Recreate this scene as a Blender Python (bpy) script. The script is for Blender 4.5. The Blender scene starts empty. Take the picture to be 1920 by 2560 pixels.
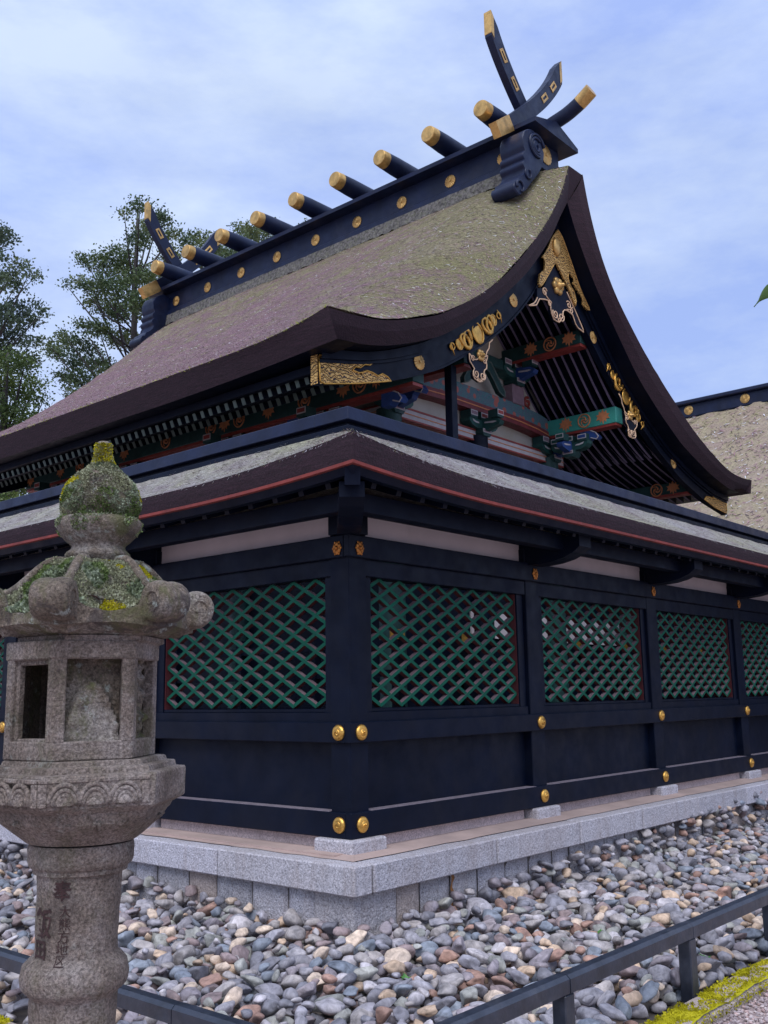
import bpy, bmesh, math, random
import numpy as np
from mathutils import Vector, Matrix, noise

random.seed(7)
rng = np.random.default_rng(7)
R = math.radians
sc = bpy.context.scene
col = sc.collection

# ------------------------------------------------------------------ camera, sky, sun, exposure
CAM = Vector((-4.6597, -4.3635, 1.1375))
yaw, pitch, roll, FPX = 0.7159, 0.1835, -0.0161, 2472.756
fw = Vector((math.cos(pitch)*math.cos(yaw), math.cos(pitch)*math.sin(yaw), math.sin(pitch)))
rt = Vector((math.sin(yaw), -math.cos(yaw), 0))
up = rt.cross(fw)
c_, s_ = math.cos(roll), math.sin(roll)
rt, up = c_*rt + s_*up, -s_*rt + c_*up
cd = bpy.data.cameras.new('camera')
cam = bpy.data.objects.new('camera', cd)
col.objects.link(cam)
cam.matrix_world = Matrix(((rt.x, up.x, -fw.x, CAM.x), (rt.y, up.y, -fw.y, CAM.y), (rt.z, up.z, -fw.z, CAM.z), (0, 0, 0, 1)))
cd.sensor_fit = 'VERTICAL'
cd.sensor_height = 36.0
cd.lens = FPX/2560*36.0
cd.clip_start = 0.05
cd.clip_end = 2000
sc.camera = cam
sc.render.resolution_x, sc.render.resolution_y = 768, 1024

SUN_EL, SUN_AZ = R(58), R(215)          # azimuth measured from +x towards +y, where the sun stands
wd = bpy.data.worlds.new('World')
sc.world = wd
wd.use_nodes = True
wn, wl = wd.node_tree.nodes, wd.node_tree.links
wn.clear()
w_out = wn.new('ShaderNodeOutputWorld')
w_bg = wn.new('ShaderNodeBackground')
w_sky = wn.new('ShaderNodeTexSky')
w_sky.sky_type = 'NISHITA'
w_sky.sun_disc = False
w_sky.sun_elevation = SUN_EL
w_sky.sun_rotation = math.pi/2 - SUN_AZ
w_sky.air_density = 1.2
w_sky.dust_density = 0.6
w_tc = wn.new('ShaderNodeTexCoord')
w_mp = wn.new('ShaderNodeMapping')
w_mp.inputs['Scale'].default_value = (1.0, 1.0, 2.6)
w_mp.inputs['Rotation'].default_value = (0.15, 0.1, 0.6)
wl.new(w_tc.outputs['Generated'], w_mp.inputs['Vector'])
w_n = wn.new('ShaderNodeTexNoise')
w_n.inputs['Scale'].default_value = 2.3
w_n.inputs['Detail'].default_value = 6
w_n.inputs['Roughness'].default_value = 0.52
w_n.inputs['Distortion'].default_value = 0.35
wl.new(w_mp.outputs[0], w_n.inputs['Vector'])
w_r = wn.new('ShaderNodeValToRGB')
w_r.color_ramp.elements[0].position = 0.34
w_r.color_ramp.elements[0].color = (0.80, 0.80, 0.80, 1)
w_r.color_ramp.elements[1].position = 0.66
w_r.color_ramp.elements[1].color = (1, 1, 1, 1)
wl.new(w_n.outputs['Fac'], w_r.inputs['Fac'])
w_n2 = wn.new('ShaderNodeTexNoise')
w_n2.inputs['Scale'].default_value = 2.6
w_n2.inputs['Detail'].default_value = 8
w_n2.inputs['Roughness'].default_value = 0.6
wl.new(w_mp.outputs[0], w_n2.inputs['Vector'])
w_r2 = wn.new('ShaderNodeValToRGB')          # cloud tones: lavender shade to pale top
w_r2.color_ramp.elements[0].position = 0.38
w_r2.color_ramp.elements[0].color = (3.9, 5.2, 9.6, 1)
w_r2.color_ramp.elements[1].position = 0.62
w_r2.color_ramp.elements[1].color = (6.6, 7.8, 10.2, 1)
wl.new(w_n2.outputs['Fac'], w_r2.inputs['Fac'])
w_mx = wn.new('ShaderNodeMix')
w_mx.data_type = 'RGBA'
wl.new(w_r.outputs['Color'], w_mx.inputs[0])
wl.new(w_sky.outputs['Color'], w_mx.inputs[6])
wl.new(w_r2.outputs['Color'], w_mx.inputs[7])
wl.new(w_mx.outputs[2], w_bg.inputs['Color'])
w_bg.inputs['Strength'].default_value = 0.055
wl.new(w_bg.outputs[0], w_out.inputs[0])

sl = bpy.data.lights.new('sun', 'SUN')
sl.energy = 1.5
sl.angle = R(55)
sl.color = (0.97, 0.97, 1.0)
so = bpy.data.objects.new('sun', sl)
col.objects.link(so)
sd = Vector((math.cos(SUN_EL)*math.cos(SUN_AZ), math.cos(SUN_EL)*math.sin(SUN_AZ), math.sin(SUN_EL)))
so.rotation_euler = sd.to_track_quat('Z', 'Y').to_euler()
sc.view_settings.view_transform = 'Standard'
sc.view_settings.look = 'None'
sc.view_settings.gamma = 1.0
sc.view_settings.use_curve_mapping = False
sc.view_settings.exposure = 1.0
sc.cycles.max_bounces = 6
sc.cycles.diffuse_bounces = 4
sc.cycles.glossy_bounces = 3
sc.cycles.use_denoising = True

# ------------------------------------------------------------------ materials
MAT = {}
def new_mat(name):
    m = bpy.data.materials.new(name)
    m.use_nodes = True
    nt = m.node_tree
    b = nt.nodes['Principled BSDF']
    MAT[name] = m
    return m, nt, b

def N(nt, kind, **kw):
    n = nt.nodes.new('ShaderNode' + kind)
    for k, v in kw.items():
        if k in n.inputs: n.inputs[k].default_value = v
        else: setattr(n, k, v)
    return n

def ramp(nt, fac, stops):
    r = nt.nodes.new('ShaderNodeValToRGB')
    e = r.color_ramp.elements
    while len(e) < len(stops): e.new(0.5)
    for i, (p, c) in enumerate(stops):
        e[i].position = p
        e[i].color = (c[0], c[1], c[2], 1) if len(c) == 3 else c
    nt.links.new(fac, r.inputs['Fac'])
    return r.outputs['Color']

def pos(nt, scale=(1, 1, 1), obj=False):
    mp = nt.nodes.new('ShaderNodeMapping')
    mp.inputs['Scale'].default_value = scale
    if obj:
        nt.links.new(nt.nodes.new('ShaderNodeTexCoord').outputs['Object'], mp.inputs['Vector'])
    else:
        nt.links.new(nt.nodes.new('ShaderNodeNewGeometry').outputs['Position'], mp.inputs['Vector'])
    return mp.outputs[0]

def nz(nt, vec, scale, detail=4, rough=0.55, dist=0.0):
    n = N(nt, 'TexNoise', Scale=scale, Detail=detail, Roughness=rough, Distortion=dist)
    nt.links.new(vec, n.inputs['Vector'])
    return n.outputs['Fac']

def mixc(nt, fac, a, b, mode='MIX'):
    m = nt.nodes.new('ShaderNodeMix')
    m.data_type = 'RGBA'
    m.blend_type = mode
    for s, i in ((fac, 0), (a, 6), (b, 7)):
        if isinstance(s, (int, float)): m.inputs[i].default_value = s
        elif isinstance(s, tuple): m.inputs[i].default_value = (*s, 1)
        else: nt.links.new(s, m.inputs[i])
    return m.outputs[2]

def bump(nt, b, height, strength=0.3, dist=0.01):
    n = N(nt, 'Bump', Strength=strength, Distance=dist)
    nt.links.new(height, n.inputs['Height'])
    nt.links.new(n.outputs[0], b.inputs['Normal'])

def val(nt, fac, lo, hi, a, c):
    m = N(nt, 'MapRange')
    m.inputs[1].default_value, m.inputs[2].default_value = lo, hi
    m.inputs[3].default_value, m.inputs[4].default_value = a, c
    nt.links.new(fac, m.inputs[0])
    return m.outputs[0]

def plain(name, c, rough=0.6, metal=0.0, var=0.25, scale=6, bs=0.15, bscale=60, bd=0.004, spec=0.5, coat=0.0, dirt=None, dirt_amt=0.3, obj=False):
    m, nt, b = new_mat(name)
    p = pos(nt, obj=obj)
    f = nz(nt, p, scale, 5, 0.6)
    lo = tuple(x*(1-var) for x in c)
    hi = tuple(min(1, x*(1+var)) for x in c)
    cc = ramp(nt, f, [(0.3, lo), (0.7, hi)])
    if dirt:
        f2 = val(nt, nz(nt, p, scale*0.6, 6, 0.7, 0.6), 0.5, 0.72, 0, dirt_amt)
        cc = mixc(nt, f2, cc, dirt)
    nt.links.new(cc, b.inputs['Base Color'])
    nt.links.new(val(nt, nz(nt, p, scale*2.3, 3), 0.3, 0.7, max(0.05, rough-0.1), min(1, rough+0.12)), b.inputs['Roughness'])
    b.inputs['Metallic'].default_value = metal
    b.inputs['Specular IOR Level'].default_value = spec
    b.inputs['Coat Weight'].default_value = coat
    if bs: bump(nt, b, nz(nt, p, bscale, 4, 0.6), bs, bd)
    return m

plain('lacquer', (0.0017, 0.0045, 0.0150), 0.5, var=0.3, scale=3, bs=0.12, bscale=25, bd=0.003, spec=0.15, dirt=(0.014, 0.015, 0.023), dirt_amt=0.4)
plain('lacquer_skylit', (0.0065, 0.012, 0.038), 0.45, var=0.35, scale=4, bs=0.3, bscale=40, spec=0.3, dirt=(0.05, 0.05, 0.075), dirt_amt=0.25)  # lighter copy of lacquer, sky glow on the ridge parts put into its colour
plain('rafter_painted_sheen', (0.20, 0.16, 0.25), 0.5, var=0.2, scale=5)  # reflected light on the black rafter undersides, painted in as pale lavender
plain('gold', (0.74, 0.41, 0.09), 0.36, metal=0.85, var=0.28, scale=18, bs=0.5, bscale=55, bd=0.004, dirt=(0.16, 0.08, 0.025), dirt_amt=0.65)
plain('gold_pale', (0.62, 0.38, 0.13), 0.42, metal=0.75, var=0.28, scale=11, bs=0.4, bscale=50, bd=0.004, dirt=(0.16, 0.10, 0.04), dirt_amt=0.6)
plain('gold_line', (0.72, 0.48, 0.30), 0.5, metal=0.3, var=0.2, scale=20)
plain('bronze', (0.42, 0.16, 0.035), 0.42, metal=0.8, var=0.3, scale=30)
plain('plaster', (0.62, 0.55, 0.56), 0.85, var=0.07, scale=2.5, bs=0.08, bscale=90, dirt=(0.42, 0.36, 0.34), dirt_amt=0.25)
plain('old_plaster', (0.40, 0.38, 0.34), 0.85, var=0.12, scale=2.2, bs=0.1, bscale=70, dirt=(0.30, 0.27, 0.18), dirt_amt=0.6)
plain('green_paint', (0.001, 0.090, 0.052), 0.6, var=0.18, scale=5, bs=0.06, spec=0.2, dirt=(0.005, 0.045, 0.032), dirt_amt=0.4)
plain('red_side', (0.085, 0.014, 0.016), 0.6, var=0.3, scale=9)
plain('dusty_red', (0.23, 0.15, 0.165), 0.85, var=0.2, scale=14)
plain('dust', (0.20, 0.165, 0.19), 0.9, var=0.25, scale=20)
plain('turquoise', (0.045, 0.30, 0.24), 0.5, var=0.15, scale=4, dirt=(0.03, 0.16, 0.13), dirt_amt=0.4)
plain('dark_green', (0.008, 0.045, 0.044), 0.6, var=0.25, scale=6)
plain('red_paint', (0.25, 0.036, 0.028), 0.55, var=0.25, scale=7, dirt=(0.20, 0.03, 0.03), dirt_amt=0.5)
plain('red_dark', (0.16, 0.025, 0.03), 0.55, var=0.3, scale=7)
plain('eave_red', (0.20, 0.030, 0.022), 0.7, var=0.3, scale=9, dirt=(0.13, 0.03, 0.03), dirt_amt=0.6)
plain('orange_paint', (0.55, 0.20, 0.08), 0.6, var=0.2, scale=15)
plain('blue_paint', (0.02, 0.055, 0.20), 0.5, var=0.2, scale=8)
plain('white_paint', (0.43, 0.40, 0.41), 0.7, var=0.12, scale=10)
plain('rafter_end', (0.085, 0.12, 0.108), 0.7, var=0.3, scale=8)
plain('mauve_paint', (0.20, 0.13, 0.16), 0.7, var=0.2, scale=10)
plain('inscription', (0.040, 0.018, 0.017), 0.9, var=0.5, scale=40, bs=0.0)
plain('bark', (0.035, 0.03, 0.03), 0.9, var=0.4, scale=6, bs=0.6, bscale=20, bd=0.02)
plain('soil', (0.10, 0.085, 0.075), 0.95, var=0.3, scale=5, bs=0.5, bscale=40, bd=0.01)
plain('sand', (0.42, 0.31, 0.27), 0.95, var=0.16, scale=3, bs=0.4, bscale=160, bd=0.003, dirt=(0.33, 0.25, 0.23), dirt_amt=0.5)
plain('weed_leaf', (0.06, 0.20, 0.03), 0.5, var=0.3, scale=20, bs=0)
plain('dry_leaf', (0.40, 0.24, 0.10), 0.6, var=0.25, scale=30, bs=0)
plain('dry_twig', (0.20, 0.11, 0.11), 0.8, var=0.3, scale=30, bs=0)
plain('pale_petal', (0.75, 0.62, 0.66), 0.6, var=0.1, scale=30, bs=0)

def granite(name, base, speck=0.55, bsc=70, bst=0.5, bd=0.006, warm=(0.46, 0.36, 0.32)):
    m, nt, b = new_mat(name)
    p = pos(nt)
    f1 = nz(nt, p, 95, 3, 0.75)
    f2 = nz(nt, p, 60, 3, 0.6)
    f3 = nz(nt, p, 1.7, 4, 0.6, 0.4)
    c1 = ramp(nt, f1, [(0.36, tuple(x*speck for x in base)), (0.5, base), (0.62, tuple(min(1, x*1.28) for x in base))])
    c2 = mixc(nt, val(nt, f2, 0.45, 0.62, 0, 0.4), c1, tuple(x*0.68 for x in base))
    c3 = mixc(nt, val(nt, f3, 0.5, 0.75, 0, 0.28), c2, warm)
    drip = val(nt, nz(nt, pos(nt, (9, 9, 1.2)), 1.0, 6, 0.7, 0.4), 0.48, 0.70, 0, 0.42)
    c3 = mixc(nt, drip, c3, tuple(x*0.55 for x in warm))
    oi = nt.nodes.new('ShaderNodeObjectInfo')
    c4 = mixc(nt, 1.0, c3, ramp(nt, oi.outputs['Random'], [(0, (0.86, 0.86, 0.88)), (0.5, (1, 0.98, 0.97)), (1, (1.06, 1.06, 1.1))]), 'MULTIPLY')
    nt.links.new(c4, b.inputs['Base Color'])
    b.inputs['Roughness'].default_value = 0.85
    h = nt.nodes.new('ShaderNodeMath'); h.operation = 'ADD'
    nt.links.new(nz(nt, p, bsc, 4, 0.65), h.inputs[0])
    nt.links.new(nz(nt, p, bsc*0.3, 3, 0.6), h.inputs[1])
    bump(nt, b, h.outputs[0], bst, bd)
    return m
granite('granite', (0.50, 0.48, 0.51), 0.45, 70, 0.8, 0.010)
granite('granite_rough', (0.50, 0.48, 0.50), 0.42, 45, 1.0, 0.02)
granite('sill_granite', (0.56, 0.45, 0.43), 0.6, 60, 0.5, 0.006)
granite('granite_warm', (0.42, 0.35, 0.31), 0.55, 45, 0.9, 0.014)

def lantern_stone(name, lichen, stops):
    m, nt, b = new_mat(name)
    p = pos(nt)
    base = ramp(nt, nz(nt, p, 5.5, 7, 0.66), stops)
    sp = ramp(nt, nz(nt, p, 120, 3, 0.75), [(0.35, (0.45, 0.43, 0.42)), (0.52, (1, 1, 1)), (0.66, (1.5, 1.48, 1.46))])
    c = mixc(nt, 1.0, base, sp, 'MULTIPLY')
    c = mixc(nt, val(nt, nz(nt, p, 5.0, 6, 0.72, 1.0), 0.56, 0.63, 0, 0.8 if lichen > 0.5 else 0.4), c, (0.065, 0.05, 0.045))
    c = mixc(nt, val(nt, nz(nt, pos(nt, (1, 1, 0.6)), 9, 6, 0.7, 0.5), 0.50, 0.66, 0, lichen), c, (0.115, 0.115, 0.045))
    c = mixc(nt, val(nt, nz(nt, p, 15, 5, 0.7), 0.6, 0.68, 0, lichen*0.9), c, (0.36, 0.40, 0.36))
    nt.links.new(c, b.inputs['Base Color'])
    b.inputs['Roughness'].default_value = 0.92
    h = nt.nodes.new('ShaderNodeMath'); h.operation = 'ADD'
    nt.links.new(nz(nt, p, 85, 5, 0.7), h.inputs[0])
    nt.links.new(nz(nt, p, 18, 4, 0.6), h.inputs[1])
    bump(nt, b, h.outputs[0], 1.0, 0.014)
    return m
lantern_stone('lantern_stone', 0.3, [(0.28, (0.105, 0.078, 0.058)), (0.5, (0.225, 0.178, 0.148)), (0.72, (0.34, 0.295, 0.27))])
lantern_stone('lantern_stone_lichen', 0.9, [(0.28, (0.060, 0.043, 0.027)), (0.5, (0.185, 0.145, 0.11)), (0.72, (0.36, 0.33, 0.30))])

def thatch(name, c_olive, c_tan, c_mauve, mauve_amt):
    m, nt, b = new_mat(name)
    p = pos(nt)
    st = pos(nt, (14, 3.2, 14))
    f_big = nz(nt, p, 0.9, 5, 0.6, 0.5)
    f_mid = nz(nt, pos(nt, (1.0, 0.55, 1.0)), 5, 5, 0.65, 0.6)
    f_fin = nz(nt, st, 4.6, 6, 0.78, 1.3)
    c = mixc(nt, val(nt, f_big, 0.35, 0.65, 0, 1), c_olive, c_tan)
    geo = nt.nodes.new('ShaderNodeSeparateXYZ')
    nt.links.new(nt.nodes.new('ShaderNodeNewGeometry').outputs['Position'], geo.inputs[0])
    hz = val(nt, geo.outputs[2], 4.1, 6.9, 0.30, -0.02) if name == 'thatch' else None
    vz = val(nt, geo.outputs[1], 0.8, 3.2, -0.26, 0.0) if name == 'thatch' else None
    fm = f_mid
    if hz is not None:
        ad = nt.nodes.new('ShaderNodeMath'); nt.links.new(f_mid, ad.inputs[0]); nt.links.new(hz, ad.inputs[1])
        a2 = nt.nodes.new('ShaderNodeMath'); nt.links.new(ad.outputs[0], a2.inputs[0]); nt.links.new(vz, a2.inputs[1]); fm = a2.outputs[0]
    c = mixc(nt, val(nt, fm, 0.42, 0.64, 0, mauve_amt), c, c_mauve)
    fine = ramp(nt, f_fin, [(0.32, (0.30, 0.26, 0.29)), (0.46, (0.90, 0.90, 0.90)), (0.58, (1.25, 1.22, 1.26)), (0.68, (2.0, 2.0, 2.15))])
    c = mixc(nt, 1.0, c, fine, 'MULTIPLY')
    nt.links.new(c, b.inputs['Base Color'])
    b.inputs['Roughness'].default_value = 0.95
    bump(nt, b, f_fin, 0.9, 0.03)
    return m
thatch('thatch', (0.195, 0.178, 0.080), (0.235, 0.20, 0.125), (0.205, 0.122, 0.138), 0.95)
thatch('thatch_low', (0.34, 0.335, 0.22), (0.38, 0.36, 0.36), (0.22, 0.17, 0.19), 0.7)
thatch('thatch_rear', (0.33, 0.28, 0.17), (0.36, 0.30, 0.21), (0.27, 0.18, 0.18), 0.55)

def thatch_edge(name, c0, c1):
    m, nt, b = new_mat(name)
    f = nz(nt, pos(nt, (3, 3, 60)), 2.0, 5, 0.7, 0.4)
    f2 = nz(nt, pos(nt), 60, 3, 0.7)
    c = ramp(nt, f, [(0.3, c0), (0.6, c1), (0.8, tuple(x*1.6 for x in c1))])
    c = mixc(nt, 1.0, c, ramp(nt, f2, [(0.3, (0.7, 0.7, 0.7)), (0.7, (1.35, 1.3, 1.35))]), 'MULTIPLY')
    nt.links.new(c, b.inputs['Base Color'])
    b.inputs['Roughness'].default_value = 0.9
    bump(nt, b, f2, 0.7, 0.01)
thatch_edge('thatch_edge', (0.013, 0.0055, 0.009), (0.034, 0.015, 0.023))

def fretwork(name):
    m, nt, b = new_mat(name)
    p = pos(nt)
    v = N(nt, 'TexVoronoi', Scale=34.0)
    v.feature = 'SMOOTH_F1'
    wp = nt.nodes.new('ShaderNodeVectorMath'); wp.operation = 'ADD'
    n = N(nt, 'TexNoise', Scale=26.0, Detail=2.0)
    nt.links.new(p, n.inputs['Vector'])
    sc2 = nt.nodes.new('ShaderNodeVectorMath'); sc2.operation = 'SCALE'; sc2.inputs['Scale'].default_value = 0.06
    nt.links.new(n.outputs['Color'], sc2.inputs[0])
    nt.links.new(p, wp.inputs[0]); nt.links.new(sc2.outputs[0], wp.inputs[1])
    w = N(nt, 'TexWave', Scale=13.0, Distortion=9.0, Detail=1.5)
    w.wave_type = 'RINGS'
    nt.links.new(wp.outputs[0], w.inputs['Vector'])
    c = ramp(nt, w.outputs['Fac'], [(0.14, (0.02, 0.014, 0.02)), (0.24, (0.62, 0.36, 0.10)), (0.8, (0.78, 0.48, 0.16))])
    nt.links.new(c, b.inputs['Base Color'])
    b.inputs['Metallic'].default_value = 0.55
    b.inputs['Roughness'].default_value = 0.42
    bump(nt, b, w.outputs['Fac'], 0.7, 0.006)
fretwork('gold_fretwork')

def brocade(name):
    m, nt, b = new_mat(name)
    p = pos(nt)
    v = N(nt, 'TexVoronoi', Scale=7.5); v.feature = 'F1'
    nt.links.new(p, v.inputs['Vector'])
    n = nz(nt, p, 26, 4, 0.7, 1.5)
    c = ramp(nt, n, [(0.35, (0.02, 0.09, 0.11)), (0.46, (0.06, 0.20, 0.20)), (0.52, (0.10, 0.08, 0.14)), (0.62, (0.05, 0.16, 0.17)), (0.7, (0.20, 0.22, 0.22))])
    c = mixc(nt, val(nt, v.outputs['Distance'], 0.30, 0.36, 1, 0), c, (0.34, 0.10, 0.08))
    nt.links.new(c, b.inputs['Base Color'])
    b.inputs['Roughness'].default_value = 0.65
brocade('brocade')

def moss_mat(name, stops, sc_=16):
    m, nt, b = new_mat(name)
    oi = nz(nt, pos(nt), sc_, 4, 0.6)
    nt.links.new(ramp(nt, oi, stops), b.inputs['Base Color'])
    b.inputs['Roughness'].default_value = 0.9
    b.inputs['Specular IOR Level'].default_value = 0.2
    bump(nt, b, nz(nt, pos(nt), 180, 3, 0.7), 0.8, 0.006)
moss_mat('lichen', [(0.30, (0.10, 0.11, 0.07)), (0.45, (0.18, 0.22, 0.12)), (0.55, (0.34, 0.39, 0.28)), (0.7, (0.14, 0.18, 0.08))])
moss_mat('moss_green', [(0.3, (0.06, 0.10, 0.03)), (0.5, (0.14, 0.20, 0.06)), (0.7, (0.25, 0.32, 0.13))])
moss_mat('moss_yellow', [(0.3, (0.20, 0.17, 0.004)), (0.5, (0.42, 0.38, 0.010)), (0.7, (0.55, 0.48, 0.03))], 9)
moss_mat('moss_eave', [(0.3, (0.14, 0.16, 0.02)), (0.5, (0.26, 0.27, 0.04)), (0.7, (0.40, 0.38, 0.10))], 9)
moss_mat('moss_grey', [(0.3, (0.20, 0.19, 0.16)), (0.5, (0.32, 0.33, 0.20)), (0.7, (0.44, 0.45, 0.32))])

def leaf_mat(name, c0, c1, c2):
    m, nt, b = new_mat(name)
    f = nz(nt, pos(nt), 0.9, 4, 0.6)
    f2 = nz(nt, pos(nt), 14, 2, 0.6)
    c = ramp(nt, f, [(0.32, c0), (0.52, c1), (0.7, c2)])
    c = mixc(nt, 1.0, c, ramp(nt, f2, [(0.3, (0.6, 0.62, 0.7)), (0.7, (1.35, 1.3, 1.2))]), 'MULTIPLY')
    nt.links.new(c, b.inputs['Base Color'])
    b.inputs['Roughness'].default_value = 0.55
    tr = nt.nodes.new('ShaderNodeBsdfTranslucent')
    nt.links.new(c, tr.inputs['Color'])
    ms = nt.nodes.new('ShaderNodeMixShader'); ms.inputs[0].default_value = 0.3
    nt.links.new(b.outputs[0], ms.inputs[1]); nt.links.new(tr.outputs[0], ms.inputs[2])
    nt.links.new(ms.outputs[0], nt.nodes['Material Output'].inputs[0])
leaf_mat('needles', (0.042, 0.080, 0.042), (0.090, 0.135, 0.050), (0.17, 0.195, 0.065))
leaf_mat('needles_dark', (0.034, 0.060, 0.046), (0.062, 0.10, 0.055), (0.12, 0.155, 0.06))
leaf_mat('needles_fresh', (0.04, 0.075, 0.02), (0.085, 0.135, 0.03), (0.16, 0.20, 0.05))
leaf_mat('broad_leaf', (0.03, 0.09, 0.015), (0.05, 0.12, 0.02), (0.07, 0.14, 0.03))

STONE_COL = [(0.221, 0.221, 0.248), (0.298, 0.298, 0.331), (0.166, 0.171, 0.198), (0.331, 0.314, 0.309), (0.243, 0.193, 0.193), (0.188, 0.221, 0.265), (0.464, 0.354, 0.254), (0.287, 0.298, 0.276), (0.419, 0.409, 0.43), (0.331, 0.21, 0.166), (0.574, 0.474, 0.375), (0.254, 0.232, 0.254)]
STONE_W = [13, 15, 7, 12, 8, 8, 6, 9, 9, 5, 4, 9]
STONE_WORD = ['grey', 'light grey', 'dark slate', 'pale beige grey', 'mauve brown', 'bluish grey', 'tan', 'greenish grey', 'whitish grey', 'reddish brown', 'creamy peach', 'purplish grey']
for i, c in enumerate(STONE_COL):
    m, nt, b = new_mat('cobble_%d' % i)
    p = pos(nt)
    oi = nt.nodes.new('ShaderNodeObjectInfo')
    f = nz(nt, p, 26, 5, 0.65, 0.6)
    cc = ramp(nt, f, [(0.28, tuple(x*0.5 for x in c)), (0.5, c), (0.74, tuple(min(1, x*1.5) for x in c))])
    cc = mixc(nt, 1.0, cc, ramp(nt, nz(nt, p, 9, 2, 0.5), [(0.3, (0.72, 0.70, 0.72)), (0.5, (1.05, 1, 0.97)), (0.7, (1.25, 1.2, 1.2))]), 'MULTIPLY')
    cc = mixc(nt, 1.0, cc, ramp(nt, oi.outputs['Random'], [(0, (0.85, 0.85, 0.87)), (1, (1.2, 1.17, 1.15))]), 'MULTIPLY')
    nt.links.new(cc, b.inputs['Base Color'])
    b.inputs['Roughness'].default_value = 0.72
    bump(nt, b, nz(nt, p, 70, 4, 0.65), 0.35, 0.006)

def gravel_mat(name):
    m, nt, b = new_mat(name)
    p = pos(nt)
    v = N(nt, 'TexVoronoi', Scale=75.0)
    nt.links.new(p, v.inputs['Vector'])
    sep = nt.nodes.new('ShaderNodeSeparateColor')
    nt.links.new(v.outputs['Color'], sep.inputs[0])
    c = ramp(nt, sep.outputs[0], [(0.0, (0.18, 0.14, 0.14)), (0.35, (0.34, 0.25, 0.24)), (0.7, (0.44, 0.33, 0.30)), (1.0, (0.55, 0.48, 0.46))])
    nt.links.new(c, b.inputs['Base Color'])
    b.inputs['Roughness'].default_value = 0.9
    bump(nt, b, v.outputs['Distance'], 0.6, 0.008)
gravel_mat('gravel')

# ------------------------------------------------------------------ mesh helpers
def Mt(m): return MAT[m] if isinstance(m, str) else m

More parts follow.
